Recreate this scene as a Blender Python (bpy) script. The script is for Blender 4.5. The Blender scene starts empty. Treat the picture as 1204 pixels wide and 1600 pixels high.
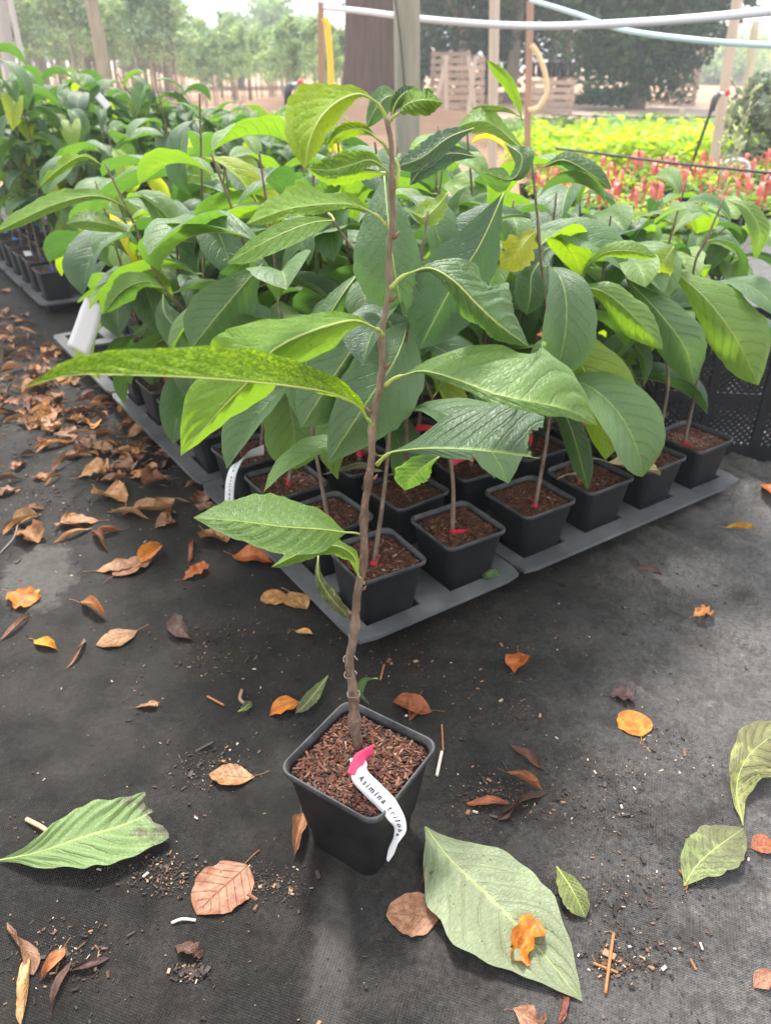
import bpy, math, random
from mathutils import Vector, Matrix, noise
R = math.radians
# ------------------------------------------------------------------ camera, world, sun, exposure
sc = bpy.context.scene
C = sc.collection
F = 1200.0; PITCH = R(30); CAMZ = 1.0
cd = bpy.data.cameras.new('camera'); cam = bpy.data.objects.new('camera', cd); C.objects.link(cam)
cd.sensor_fit = 'VERTICAL'; cd.sensor_height = 36; cd.lens = 36 * F / 1600
cd.clip_start = 0.05; cd.clip_end = 2000
cam.location = (0, 0, CAMZ); cam.rotation_euler = (R(90) - PITCH, 0, 0)
cd.dof.use_dof = True; cd.dof.focus_distance = 0.98; cd.dof.aperture_fstop = 6.5
sc.camera = cam
SUN_EL, SUN_AZ = R(58), R(-12)      # azimuth from +Y, towards +X
w = bpy.data.worlds.new('World'); sc.world = w; w.use_nodes = True
wn = w.node_tree; wn.nodes.clear()
wo = wn.nodes.new('ShaderNodeOutputWorld'); bg = wn.nodes.new('ShaderNodeBackground')
sky = wn.nodes.new('ShaderNodeTexSky'); sky.sky_type = 'NISHITA'; sky.sun_disc = False
sky.sun_elevation = SUN_EL; sky.sun_rotation = SUN_AZ; sky.dust_density = 2.0; sky.air_density = 1.0; sky.ozone_density = 1.0
hs = wn.nodes.new('ShaderNodeHueSaturation'); hs.inputs['Saturation'].default_value = 0.22
wn.links.new(sky.outputs[0], hs.inputs['Color'])
cl = wn.nodes.new('ShaderNodeMix'); cl.data_type = 'RGBA'; cl.inputs[0].default_value = .58      # thin bright cloud over the clear sky
wn.links.new(hs.outputs[0], cl.inputs[6]); cl.inputs[7].default_value = (8.2, 8.4, 8.7, 1)
wn.links.new(cl.outputs[2], bg.inputs[0]); wn.links.new(bg.outputs[0], wo.inputs[0])
bg.inputs[1].default_value = 0.13
sl = bpy.data.lights.new('sun', 'SUN'); sl.energy = 2.8; sl.angle = R(10); sl.color = (1, .96, .9)
so = bpy.data.objects.new('sun', sl); C.objects.link(so)
sd = Vector((math.sin(SUN_AZ) * math.cos(SUN_EL), math.cos(SUN_AZ) * math.cos(SUN_EL), math.sin(SUN_EL)))
so.rotation_euler = sd.to_track_quat('Z', 'Y').to_euler(); so.location = (0, 0, 30)
sc.view_settings.view_transform = 'Standard'; sc.view_settings.look = 'None'
sc.view_settings.exposure = 1.45; sc.view_settings.gamma = 1
sc.render.engine = 'CYCLES'
sc.cycles.max_bounces = 8; sc.cycles.transparent_max_bounces = 8; sc.cycles.volume_bounces = 0
random.seed(7)
rnd = random.random
def ru(a, b): return a + (b - a) * rnd()

# ------------------------------------------------------------------ measuring helpers
cs, sn = math.cos(PITCH), math.sin(PITCH)
def W(x, y, Y):                      # point seen at (x, y) that stands Y metres ahead
    v = (800 - y) / F; t = Y / (cs + v * sn)
    return Vector(((x - 602) / F * t, Y, CAMZ + t * (-sn + v * cs)))
def G(x, y, z=0.0):                  # point seen at (x, y) lying at height z
    v = (800 - y) / F; t = (CAMZ - z) / (sn - v * cs)
    return Vector(((x - 602) / F * t, t * (cs + v * sn), z))
# ------------------------------------------------------------------ object helpers
def tag(o, label=None, cat=None, group=None, kind=None):
    if label: o['label'] = label
    if cat: o['category'] = cat
    if group: o['group'] = group
    if kind: o['kind'] = kind
    return o
def empty(name, loc, rz=0.0):
    o = bpy.data.objects.new(name, None); o.empty_display_size = .05
    o.location = loc; o.rotation_euler = (0, 0, rz); C.objects.link(o); return o
def link(name, me, parent=None, loc=(0, 0, 0), rot=(0, 0, 0), sc_=1.0, color=None):
    o = bpy.data.objects.new(name, me); C.objects.link(o); o.location = loc; o.rotation_euler = rot
    o.scale = (sc_,) * 3 if not isinstance(sc_, tuple) else sc_
    if color: o.color = (*color, 1)
    if parent: o.parent = parent
    return o
def copy_tree(o, parent=None):
    c = o.copy(); C.objects.link(c)
    if parent: c.parent = parent
    for ch in list(o.children): copy_tree(ch, c)
    return c
class MB:
    def __init__(s): s.v = []; s.f = []; s.m = []; s.uv = []; s.t = []
    def vert(s, p, uv=(0, 0), t=0.0): s.v.append(tuple(p)); s.uv.append(uv); s.t.append(t); return len(s.v) - 1
    def face(s, idx, m=0): s.f.append(tuple(idx)); s.m.append(m)
    def quad(s, a, b, c, d, m=0, t=0.0):
        i = [s.vert(p, q, t) for p, q in zip((a, b, c, d), ((0, 0), (1, 0), (1, 1), (0, 1)))]; s.face(i, m)
    def box(s, c, d, M=None, m=0, t=0.0):
        c = Vector(c); hx, hy, hz = d[0] / 2, d[1] / 2, d[2] / 2; i = []
        for z in (-hz, hz):
            for x, y in ((-hx, -hy), (hx, -hy), (hx, hy), (-hx, hy)):
                p = Vector((x, y, z)); p = (M @ p if M else p) + c
                i.append(s.vert(p, (x * 5, y * 5 + z * 5), t))
        for f in ((3, 2, 1, 0), (4, 5, 6, 7), (0, 1, 5, 4), (1, 2, 6, 5), (2, 3, 7, 6), (3, 0, 4, 7)): s.face([i[k] for k in f], m)
    def tube(s, pts, rad, seg=8, m=0, t=0.0, caps=True):
        pts = [Vector(p) for p in pts]; n = len(pts); rings = []
        up = Vector((0.3, 0.2, 1)).normalized(); L = 0
        T0 = (pts[1] - pts[0]).normalized(); a = T0.cross(up)
        if a.length < .1: a = T0.cross(Vector((1, 0, 0)))
        a.normalize()
        for k in range(n):
            T = (pts[min(k + 1, n - 1)] - pts[max(k - 1, 0)]).normalized()
            a = (a - T * a.dot(T)).normalized(); b = T.cross(a)
            r = rad[k] if isinstance(rad, (list, tuple)) else rad
            if k: L += (pts[k] - pts[k - 1]).length
            rings.append([s.vert(pts[k] + (a * math.cos(q) + b * math.sin(q)) * r, (j / seg, L * 10), t)
                          for j, q in enumerate([2 * math.pi * j / seg for j in range(seg)])])
        for k in range(n - 1):
            for j in range(seg):
                j2 = (j + 1) % seg; s.face((rings[k][j], rings[k][j2], rings[k + 1][j2], rings[k + 1][j]), m)
        if caps: s.face(rings[0][::-1], m); s.face(rings[-1], m)
    def loft(s, rings, m=0, cap0=False, cap1=False):
        ids = [[s.vert(p, (j / len(r), k)) for j, p in enumerate(r)] for k, r in enumerate(rings)]
        n = len(rings[0])
        for k in range(len(ids) - 1):
            for j in range(n):
                j2 = (j + 1) % n; s.face((ids[k][j], ids[k][j2], ids[k + 1][j2], ids[k + 1][j]), m)
        if cap0: s.face(ids[0][::-1], m)
        if cap1: s.face(ids[-1], m)
    def mesh(s, name, mats, smooth=True):
        me = bpy.data.meshes.new(name); me.from_pydata(s.v, [], s.f)
        for mm in (mats if isinstance(mats, (list, tuple)) else [mats]): me.materials.append(mm)
        me.polygons.foreach_set('material_index', s.m)
        me.polygons.foreach_set('use_smooth', [smooth] * len(s.f))
        ul = me.uv_layers.new(name='UVMap'); buf = []
        for f in s.f:
            for i in f: buf += s.uv[i]
        ul.data.foreach_set('uv', buf)
        at = me.attributes.new('tint', 'FLOAT', 'POINT'); at.data.foreach_set('value', s.t)
        me.update(); return me
def smoothpts(P, n):                 # Catmull-Rom through points
    P = [Vector(p) for p in P]
    if len(P) == 2: return [P[0].lerp(P[1], k / (n - 1)) for k in range(n)]
    Q = [P[0] * 2 - P[1]] + P + [P[-1] * 2 - P[-2]]; out = []
    L = [0]
    for i in range(1, len(P)): L.append(L[-1] + (P[i] - P[i - 1]).length)
    for k in range(n):
        d = L[-1] * k / (n - 1); i = 0
        while i < len(P) - 2 and d > L[i + 1]: i += 1
        u = (d - L[i]) / max(1e-9, L[i + 1] - L[i]); a, b, c, e = Q[i], Q[i + 1], Q[i + 2], Q[i + 3]
        out.append(.5 * ((2 * b) + (c - a) * u + (2 * a - 5 * b + 4 * c - e) * u * u + (3 * b - a - 3 * c + e) * u ** 3))
    return out
def lerp_list(V, t):
    if len(V) == 1: return V[0]
    x = t * (len(V) - 1); i = min(int(x), len(V) - 2); return V[i].lerp(V[i + 1], x - i)

# ------------------------------------------------------------------ materials
def newmat(name):
    m = bpy.data.materials.new(name); m.use_nodes = True; nt = m.node_tree; nt.nodes.clear()
    out = nt.nodes.new('ShaderNodeOutputMaterial')
    class K: pass
    k = K(); k.m = m; k.nt = nt; k.out = out
    def nd(t, ins=None, **pr):
        n = nt.nodes.new('ShaderNode' + t)
        for a, b in pr.items(): setattr(n, a, b)
        for a, b in (ins or {}).items():
            if isinstance(b, bpy.types.NodeSocket): nt.links.new(b, n.inputs[a])
            else: n.inputs[a].default_value = b
        return n
    def math_(op, a, b=0.0, c=0.0, clamp=False):
        n = nd('Math', {0: a, 1: b, 2: c}, operation=op); n.use_clamp = clamp; return n.outputs[0]
    def mix(f, a, b, bt='MIX'):
        n = nd('Mix', {0: f, 6: a, 7: b}, data_type='RGBA', blend_type=bt); return n.outputs[2]
    def ramp(f, stops, interp='LINEAR'):
        n = nd('ValToRGB', {0: f}); cr = n.color_ramp; cr.interpolation = interp
        while len(cr.elements) > 1: cr.elements.remove(cr.elements[-1])
        for i, (p, c) in enumerate(stops):
            e = cr.elements[0] if i == 0 else cr.elements.new(p); e.position = p
            e.color = (c, c, c, 1) if not isinstance(c, (tuple, list)) else (*c, 1)
        return n.outputs[0]
    def noise_(vec, scale, detail=4, rough=.55):
        i = {'Scale': scale, 'Detail': detail, 'Roughness': rough}
        if vec is not None: i['Vector'] = vec
        return nd('TexNoise', i).outputs[0]
    def bump(h, st, dist=.002): return nd('Bump', {'Height': h, 'Strength': st, 'Distance': dist}).outputs[0]
    def pr(col, rough=.5, spec=.5, normal=None, **kw):
        i = {'Base Color': col, 'Roughness': rough, 'Specular IOR Level': spec}
        if normal is not None: i['Normal'] = normal
        i.update(kw); return nd('BsdfPrincipled', i).outputs[0]
    def done(sh): nt.links.new(sh, out.inputs[0]); return m
    k.nd = nd; k.math = math_; k.mix = mix; k.ramp = ramp; k.noise = noise_; k.bump = bump; k.pr = pr; k.done = done
    k.obj = lambda: nd('TexCoord').outputs['Object']
    k.rand = lambda: nd('ObjectInfo').outputs['Random']
    return k
def c4(r, g, b): return (r, g, b, 1)

def leaf_material(name, top, under, trans, vein=(.30, .40, .12), nveins=10, transf=.35, mottle=0.0, rough=.40, brown=0.0, spots=0.0, tips=0.0, tipu=.22):
    k = newmat(name)
    uv = k.nd('UVMap').outputs[0]; sp = k.nd('SeparateXYZ', {0: uv}); u, v = sp.outputs[0], sp.outputs[1]
    a = k.math('MULTIPLY', k.math('ABSOLUTE', k.math('SUBTRACT', v, .5)), 2.0)
    arc = k.math('ADD', k.math('MULTIPLY', a, 1.5), k.math('MULTIPLY', k.math('MULTIPLY', a, a), .9))
    side = k.math('MULTIPLY', k.math('GREATER_THAN', v, .5), .37)
    wob = k.math('MULTIPLY', k.noise(uv, 5.0, 2), .5)
    cc = k.math('ADD', k.math('ADD', k.math('SUBTRACT', k.math('MULTIPLY', u, float(nveins)), arc), side), wob)
    fr = k.math('ABSOLUTE', k.math('SUBTRACT', k.math('FRACT', cc), .5))      # .5 on the vein
    vm = k.ramp(fr, [(0.0, 0.0), (.42, 0.0), (.485, 1.0), (.5, 1.0)])
    vm = k.math('MULTIPLY', vm, k.math('SUBTRACT', 1.0, k.math('POWER', a, 5.0)))
    mid = k.ramp(a, [(0, 1.0), (.02, 1.0), (.045, 0.0)])
    sc3 = k.nd('Mapping', {0: uv, 3: (3.2, 1.0, 1.0)}).outputs[0]
    ret = k.nd('TexVoronoi', {'Vector': sc3, 'Scale': 16.0}, feature='DISTANCE_TO_EDGE').outputs[0]
    net = k.ramp(ret, [(0, 1.0), (.06, .6), (.14, 0.0)])
    tint = k.nd('Attribute', attribute_name='tint').outputs['Fac']
    rn = k.rand()
    tt = k.math('ADD', tint, k.math('MULTIPLY', k.math('SUBTRACT', rn, .5), .22), clamp=True)
    tt = k.math('ADD', tt, k.math('MULTIPLY', k.math('SUBTRACT', k.noise(uv, 3.0, 3), .5), .25), clamp=True)
    topc = k.ramp(tt, top); undc = k.ramp(tt, under); trc = k.ramp(tt, trans)
    big = k.noise(sc3, 3.5, 5)
    topc = k.mix(k.math('MULTIPLY', big, .5), topc, k.mix(1.0, topc, c4(.62, .72, .62), 'MULTIPLY'))
    vc = c4(*vein)
    grv = k.ramp(fr, [(0.0, 0.0), (.26, 0.0), (.47, 1.0), (.5, 1.0)]); grv = k.math('MULTIPLY', grv, k.math('SUBTRACT', 1.0, k.math('POWER', a, 4.0)))
    topc = k.mix(k.math('MULTIPLY', grv, .38), topc, k.mix(1.0, topc, c4(.40, .50, .38), 'MULTIPLY'))
    topc = k.mix(k.math('MULTIPLY', vm, .22), topc, vc)
    topc = k.mix(k.math('MULTIPLY', mid, .6), topc, vc)
    topc = k.mix(k.math('MULTIPLY', net, .16), topc, k.mix(1.0, topc, c4(.45, .55, .4), 'MULTIPLY'))
    undc = k.mix(k.math('MULTIPLY', vm, .55), undc, vc)
    undc = k.mix(k.math('MULTIPLY', net, .18), undc, vc)
    if mottle:
        vo = k.nd('TexVoronoi', {'Vector': k.nd('Mapping', {0: uv, 3: (3.2, 1.15, 1.0)}).outputs[0], 'Scale': 62.0})
        cr_ = k.nd('SeparateColor', {0: vo.outputs['Color']}).outputs[0]
        dk = k.ramp(k.math('ADD', cr_, k.math('MULTIPLY', k.noise(sc3, 5.0, 2), .8)), [(.62, 0.0), (1.05, .8)])
        nearv = k.ramp(fr, [(.30, 0.0), (.44, .6), (.5, .8)])
        fac = k.math('MULTIPLY', k.math('ADD', k.math('MAXIMUM', dk, nearv), k.math('MULTIPLY', net, .45), clamp=True), mottle)
        fac = k.math('MULTIPLY', fac, k.math('SUBTRACT', 1.0, vm))
        undc = k.mix(fac, undc, c4(.05, .125, .008)); trc = k.mix(fac, trc, c4(.09, .22, .005))
        topc = k.mix(k.math('MULTIPLY', fac, .25), topc, c4(.03, .09, .02))
    trc = k.mix(k.math('MULTIPLY', vm, .45), trc, k.mix(1.0, trc, c4(.5, .6, .4), 'MULTIPLY'))
    if brown:
        bz = k.ramp(k.math('ADD', k.noise(sc3, 2.6, 6, .65), k.math('MULTIPLY', k.math('SUBTRACT', u, .8 if tipu > .5 else -.12), tipu)), [(.535, 0.0), (.60, .45), (.62, .95), (.64, .6), (.75, .9)])
        bz = k.math('MULTIPLY', bz, brown)
        topc = k.mix(bz, topc, c4(.075, .058, .036)); undc = k.mix(bz, undc, c4(.075, .058, .036)); trc = k.mix(bz, trc, c4(.1, .07, .03))
    if spots:
        sv = k.nd('TexVoronoi', {'Vector': sc3, 'Scale': 13.0, 'Randomness': 1.0}).outputs[0]
        sm = k.math('MULTIPLY', k.ramp(sv, [(.0, 1.0), (.10, 1.0), (.15, 0.0)]), k.ramp(k.noise(sc3, 3.0, 2), [(.45, 0.0), (.55, spots)]))
        topc = k.mix(sm, topc, c4(.035, .028, .018)); undc = k.mix(sm, undc, c4(.035, .028, .018)); trc = k.mix(sm, trc, c4(.02, .01, .005))
    if tips:
        te = k.ramp(k.math('ADD', k.math('POWER', a, 3.0), k.math('MULTIPLY', k.noise(uv, 9.0, 3), .5)), [(1.12, 0.0), (1.2, tips)])
        topc = k.mix(te, topc, c4(.22, .20, .03)); undc = k.mix(te, undc, c4(.22, .2, .03))
    bf = k.nd('NewGeometry').outputs['Backfacing']
    col = k.mix(bf, topc, undc)
    hgt = k.math('ADD', k.math('MULTIPLY', k.math('ADD', vm, k.math('MULTIPLY', net, .35)), -1.0), k.math('MULTIPLY', k.noise(sc3, 9.0, 3), .10))
    bm = k.bump(hgt, .6, .0017)
    ro = k.math('ADD', rough, k.math('MULTIPLY', bf, .18))
    ro = k.math('ADD', ro, k.math('MULTIPLY', k.noise(sc3, 8.0, 4), .16))
    p = k.pr(col, ro, k.math('SUBTRACT', .50, k.math('MULTIPLY', bf, .28)), bm)
    tr = k.nd('BsdfTranslucent', {'Color': trc, 'Normal': bm}).outputs[0]
    sh = k.nd('MixShader', {0: k.math('MULTIPLY', transf * 1.25, k.math('ADD', .55, tt, clamp=True)), 1: p, 2: tr}).outputs[0]
    return k.done(sh)
TOP = [(0, (.040, .085, .044)), (.35, (.115, .205, .080)), (.6, (.21, .33, .065)), (.82, (.30, .40, .04)), (1, (.62, .50, .03))]
UND = [(0, (.09, .16, .08)), (.35, (.13, .23, .06)), (.6, (.15, .27, .02)), (.82, (.26, .34, .02)), (1, (.66, .55, .05))]
TRN = [(0, (.07, .22, .03)), (.35, (.16, .34, .035)), (.6, (.34, .55, .012)), (.82, (.55, .72, .02)), (1, (.85, .70, .02))]
M_leaf = leaf_material('pawpaw_leaf', TOP, UND, TRN, tips=.8, spots=.45)
M_leafmot = leaf_material('pawpaw_leaf_mottled', TOP, [(0, (.20, .33, .02)), (1, (.30, .42, .02))], [(0, (.42, .68, .008)), (1, (.5, .72, .01))], mottle=.78)
M_leafold = leaf_material('fallen_green_leaf', [(0, (.22, .28, .14)), (.5, (.20, .25, .08)), (1, (.30, .30, .09))],
                          [(0, (.22, .28, .14)), (.5, (.15, .23, .07)), (1, (.27, .30, .08))], TRN, vein=(.34, .38, .16), transf=.06, brown=.8, spots=.8, rough=.5, nveins=9)
M_leafpale = leaf_material('fallen_pale_leaf', [(0, (.21, .245, .14)), (.5, (.19, .28, .09)), (1, (.27, .30, .08))], [(0, (.21, .245, .14)), (.5, (.19, .28, .09)), (1, (.27, .30, .08))], TRN, vein=(.36, .38, .18), transf=.06, brown=.35, spots=1.0, rough=.5, nveins=9)
M_leafend = leaf_material('fallen_torn_leaf', [(0, (.18, .25, .10)), (.5, (.15, .225, .07)), (1, (.27, .30, .08))], [(0, (.18, .25, .10)), (.5, (.15, .225, .07)), (1, (.27, .30, .08))], TRN, vein=(.36, .42, .16), transf=.06, brown=1.0, spots=.4, rough=.5, nveins=8, tipu=1.1)
M_leaftag = leaf_material('fallen_olive_leaf', [(0, (.12, .17, .03)), (1, (.30, .30, .08))], [(0, (.12, .17, .03)), (1, (.30, .30, .08))], TRN, vein=(.03, .03, .015), transf=.08, brown=.3, rough=.45, nveins=10)
def simple(name, col, rough=.5, spec=.5, nscale=20, namt=.35, bump=.2, bdist=.002, detail=5, metal=0.0, randamt=0.0, stretch=None):
    k = newmat(name); o = k.obj()
    if stretch: o = k.nd('Mapping', {0: o, 3: stretch}).outputs[0]
    n = k.noise(o, nscale, detail, .6)
    c = k.mix(n, c4(*[x * (1 - namt) for x in col]), c4(*[min(1, x * (1 + namt)) for x in col]))
    if randamt:
        c = k.nd('HueSaturation', {'Value': k.math('ADD', 1 - randamt / 2, k.math('MULTIPLY', k.rand(), randamt)), 'Color': c}).outputs[0]
    return k.done(k.pr(c, k.math('ADD', rough - .08, k.math('MULTIPLY', n, .16)), spec, k.bump(n, bump, bdist), Metallic=metal))
M_vein = simple('leaf_stalk_green', (.30, .38, .10), .45, .4, 60, .2)
k = newmat('sapling_bark'); o = k.obj()
st = k.nd('Mapping', {0: o, 3: (1, 1, .35)}).outputs[0]
n1 = k.noise(st, 90, 6, .65); n2 = k.noise(o, 11, 4)
colr = k.ramp(n1, [(.3, (.05, .030, .020)), (.5, (.125, .082, .060)), (.72, (.24, .175, .135))])
colr = k.mix(k.ramp(n2, [(.45, 0.0), (.7, .55)]), colr, c4(.20, .18, .13))
lent = k.ramp(k.nd('TexVoronoi', {'Vector': st, 'Scale': 170.0}).outputs[0], [(0, 1.0), (.13, 1.0), (.2, 0.0)])
colr = k.mix(k.math('MULTIPLY', lent, .45), colr, c4(.34, .27, .2))
M_bark = k.done(k.pr(colr, .6, .35, k.bump(k.math('ADD', n1, k.math('MULTIPLY', lent, .6)), .8, .0014)))
M_darkbark = simple('young_shoot_bark', (.055, .035, .032), .5, .4, 80, .5, .5, .001)
k = newmat('pot_plastic'); o = k.obj()
n = k.noise(o, 30, 6, .7); d = k.ramp(k.noise(o, 9, 5, .65), [(.42, 0.0), (.8, .7)])
col = k.mix(d, c4(.007, .008, .0095), c4(.040, .037, .035))
spk = k.ramp(k.nd('TexVoronoi', {'Vector': o, 'Scale': 130.0}).outputs[0], [(0, 1.0), (.06, 1.0), (.1, 0.0)])
col = k.mix(k.math('MULTIPLY', spk, k.ramp(k.noise(o, 14, 2), [(.52, 0.0), (.62, .6)])), col, c4(.2, .17, .14))
gz = k.nd('SeparateXYZ', {0: o}).outputs[2]
rim = k.ramp(gz, [(.150, 0.0), (.1515, 1.0)])
col = k.mix(k.math('MULTIPLY', rim, k.ramp(n, [(.35, .15), (.65, .7)])), col, c4(.10, .10, .105))
M_pot = k.done(k.pr(col, k.math('ADD', .38, k.math('MULTIPLY', n, .25)), .32, k.bump(n, .18, .0012)))
k = newmat('tray_plastic'); o = k.obj()
n = k.noise(o, 35, 6, .7); d = k.ramp(k.noise(o, 6, 6, .7), [(.38, 0.0), (.7, 1.0)])
col = k.mix(d, c4(.055, .057, .061), c4(.125, .125, .13)); col = k.mix(k.ramp(n, [(.55, 0.0), (.75, .5)]), col, c4(.05, .04, .032))
M_tray = k.done(k.pr(col, .5, .5, k.bump(n, .2, .001)))
k = newmat('bark_mulch')
at = k.nd('Attribute', attribute_name='tint').outputs['Fac']; o = k.obj(); n = k.noise(o, 160, 4)
col = k.ramp(at, [(0, (.018, .010, .007)), (.3, (.045, .016, .009)), (.6, (.12, .036, .018)), (.85, (.20, .072, .036)), (.97, (.34, .20, .11)), (1, (.6, .52, .42))])
col = k.mix(k.math('MULTIPLY', n, .5), col, c4(.02, .01, .008))
M_soil = k.done(k.pr(col, .62, .35, k.bump(n, .5, .001)))
k = newmat('dry_leaf'); oc = k.nd('ObjectInfo').outputs['Color']; o = k.obj(); uv = k.nd('UVMap').outputs[0]
s3 = k.nd('SeparateXYZ', {0: uv}); a = k.math('MULTIPLY', k.math('ABSOLUTE', k.math('SUBTRACT', s3.outputs[1], .5)), 2.0)
off = k.nd('VectorMath', {0: uv, 1: k.nd('CombineXYZ', {0: k.math('MULTIPLY', k.rand(), 40.0)}).outputs[0]}, operation='ADD').outputs[0]
n = k.noise(off, 4.0, 6, .65); n2 = k.noise(off, 14.0, 4)
col = k.mix(k.ramp(n, [(.38, 0.0), (.6, .9)]), oc, k.mix(1.0, oc, c4(.50, .34, .26), 'MULTIPLY'))
col = k.mix(k.ramp(n2, [(.55, 0.0), (.68, .55)]), col, k.mix(1.0, oc, c4(.22, .14, .10), 'MULTIPLY'))
fr = k.math('ABSOLUTE', k.math('SUBTRACT', k.math('FRACT', k.math('SUBTRACT', k.math('MULTIPLY', s3.outputs[0], 7.0), k.math('MULTIPLY', a, 1.6))), .5))
vm = k.ramp(fr, [(.43, 0.0), (.5, 1.0)]); md = k.ramp(a, [(0, 1.0), (.04, 0.0)])
vm = k.math('MAXIMUM', vm, md)
col = k.mix(k.math('MULTIPLY', vm, .28), col, k.mix(1.0, oc, c4(.5, .32, .2), 'MULTIPLY'))
spt = k.ramp(k.nd('TexVoronoi', {'Vector': off, 'Scale': 9.0}).outputs[0], [(0, 1.0), (.09, 1.0), (.14, 0.0)])
col = k.mix(k.math('MULTIPLY', spt, .75), col, c4(.03, .018, .012))
ed = k.ramp(k.math('ADD', k.math('POWER', a, 4.0), k.math('MULTIPLY', n2, .5)), [(1.0, 0.0), (1.2, .6)])
col = k.mix(ed, col, c4(.07, .035, .018))
bm = k.bump(k.math('SUBTRACT', n2, vm), .5, .0015)
M_dry = k.done(k.nd('MixShader', {0: .12, 1: k.pr(col, .5, .4, bm), 2: k.nd('BsdfTranslucent', {'Color': oc}).outputs[0]}).outputs[0])
k = newmat('debris'); at = k.nd('Attribute', attribute_name='tint').outputs['Fac']
M_debris = k.done(k.pr(k.ramp(at, [(0, (.010, .008, .007)), (.45, (.03, .018, .013)), (.7, (.10, .045, .025)), (.9, (.26, .13, .06)), (.97, (.32, .24, .15)), (1, (.48, .43, .35))], 'LINEAR'), .6, .4))
M_white = simple('white_label_plastic', (.66, .67, .68), .45, .3, 30, .04, .05)
M_ink = simple('label_ink', (.03, .03, .04), .6, .2, 50, .2)
M_red = simple('red_label_tape', (.62, .02, .05), .4, .5, 60, .2)
M_blue = simple('blue_label_tape', (.03, .16, .62), .4, .5, 60, .2)
M_twig = simple('orange_twig', (.33, .13, .045), .55, .4, 90, .4, .6, .001)
M_root = simple('pale_root', (.62, .56, .45), .55, .4, 90, .2)

# weed fabric
k = newmat('woven_weed_fabric'); o = k.nd('NewGeometry').outputs['Position']
rot = k.nd('Mapping', {0: o, 2: (0, 0, R(18))}).outputs[0]; sp = k.nd('SeparateXYZ', {0: rot})
P = 2 * math.pi / .0042
sx = k.math('SINE', k.math('MULTIPLY', sp.outputs[0], P)); sy = k.math('SINE', k.math('MULTIPLY', sp.outputs[1], P * 1.25))
weave = k.math('ADD', k.math('MULTIPLY', k.math('MULTIPLY', sx, sy), .5), k.math('MULTIPLY', sy, .25))
big = k.noise(o, 2.2, 6, .6); mid = k.noise(o, 9, 6, .65); fine = k.noise(o, 70, 6, .75); grit = k.noise(o, 260, 3, .7)
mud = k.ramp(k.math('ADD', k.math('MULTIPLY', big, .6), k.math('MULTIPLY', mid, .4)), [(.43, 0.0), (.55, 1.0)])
# dark mud at left; glossy sheen painted into the colour towards the near right
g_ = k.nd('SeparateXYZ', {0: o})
sheen_mask = k.math('ADD', k.math('SUBTRACT', k.math('MULTIPLY', g_.outputs[0], 1.3), k.math('MULTIPLY', g_.outputs[1], .45)), k.math('MULTIPLY', k.math('SUBTRACT', big, .5), 1.6))
sheen_mask = k.ramp(k.math('ADD', sheen_mask, .45, 0.0), [(.0, 0.0), (.4, .25), (.85, 1.0)])
base = k.mix(sheen_mask, k.mix(mid, c4(.0045, .004, .0034), c4(.014, .0125, .0105)), k.mix(mid, c4(.062, .060, .060), c4(.145, .140, .139)))
base = k.mix(k.math('MULTIPLY', k.ramp(weave, [(.1, 0.0), (.7, 1.0)]), k.math('ADD', .16, k.math('MULTIPLY', sheen_mask, .6))), base, c4(.25, .25, .26))
mudc = k.mix(fine, c4(.007, .0056, .0042), c4(.030, .0245, .0185)); mudc = k.mix(k.math('MULTIPLY', sheen_mask, .7), mudc, k.mix(fine, c4(.03, .026, .025), c4(.075, .067, .063)))
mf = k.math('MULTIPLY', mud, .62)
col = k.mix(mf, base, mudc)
blot = k.ramp(k.noise(o, 16, 8, .8), [(.48, 0.0), (.58, .8)])
mg = k.noise(o, 110, 6, .8)
col = k.mix(k.ramp(mg, [(.38, .75), (.5, 0.0)]), col, k.mix(1.0, col, c4(.38, .35, .31), 'MULTIPLY'))
col = k.mix(k.ramp(mg, [(.52, 0.0), (.66, .7)]), col, k.mix(1.0, col, c4(1.9, 1.8, 1.65), 'MULTIPLY'))
col = k.mix(blot, col, k.mix(1.0, col, c4(.42, .38, .34), 'MULTIPLY'))
pale = k.ramp(k.noise(o, 21, 5, .7), [(.56, 0.0), (.72, .5)])
col = k.mix(pale, col, k.mix(1.0, col, c4(1.9, 1.85, 1.8), 'MULTIPLY'))
col = k.mix(k.ramp(grit, [(.3, .65), (.55, 0.0)]), col, k.mix(1.0, col, c4(.35, .33, .3), 'MULTIPLY'))
col = k.mix(k.ramp(grit, [(.6, 0.0), (.75, .6)]), col, k.mix(1.0, col, c4(2.2, 2.1, 2.0), 'MULTIPLY'))
xs = k.nd('SeparateXYZ', {0: o})
gxy = lambda cx, cy, rx, ry, ang: None
def blob(k, o, cx, cy, rx, ry, ang, soft=.35):
    mp = k.nd('Mapping', {0: o, 1: (-cx, -cy, 0)}).outputs[0]
    m2 = k.nd('Mapping', {0: mp, 2: (0, 0, -ang)}).outputs[0]
    m3 = k.nd('Mapping', {0: m2, 3: (1 / rx, 1 / ry, 0)}).outputs[0]
    L = k.nd('VectorMath', {0: m3}, operation='LENGTH').outputs[1]
    L = k.math('ADD', L, k.math('MULTIPLY', k.math('SUBTRACT', k.noise(o, 14, 6, .75), .5), 1.5))
    return k.ramp(L, [(1 - soft, 1.0), (1.0, 0.0)])
a_ = G(60, 900); b1 = blob(k, o, a_.x, a_.y, .09, .15, 0.25, .25)
a_ = G(515, 1520); b2 = blob(k, o, a_.x, a_.y, .032, .20, 0.0, .5)
st = k.math('MAXIMUM', k.math('MULTIPLY', k.math('MULTIPLY', b1, fine), .95), k.math('MULTIPLY', k.math('MULTIPLY', b2, fine), .6))
col = k.mix(st, col, c4(.12, .11, .10))
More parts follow.
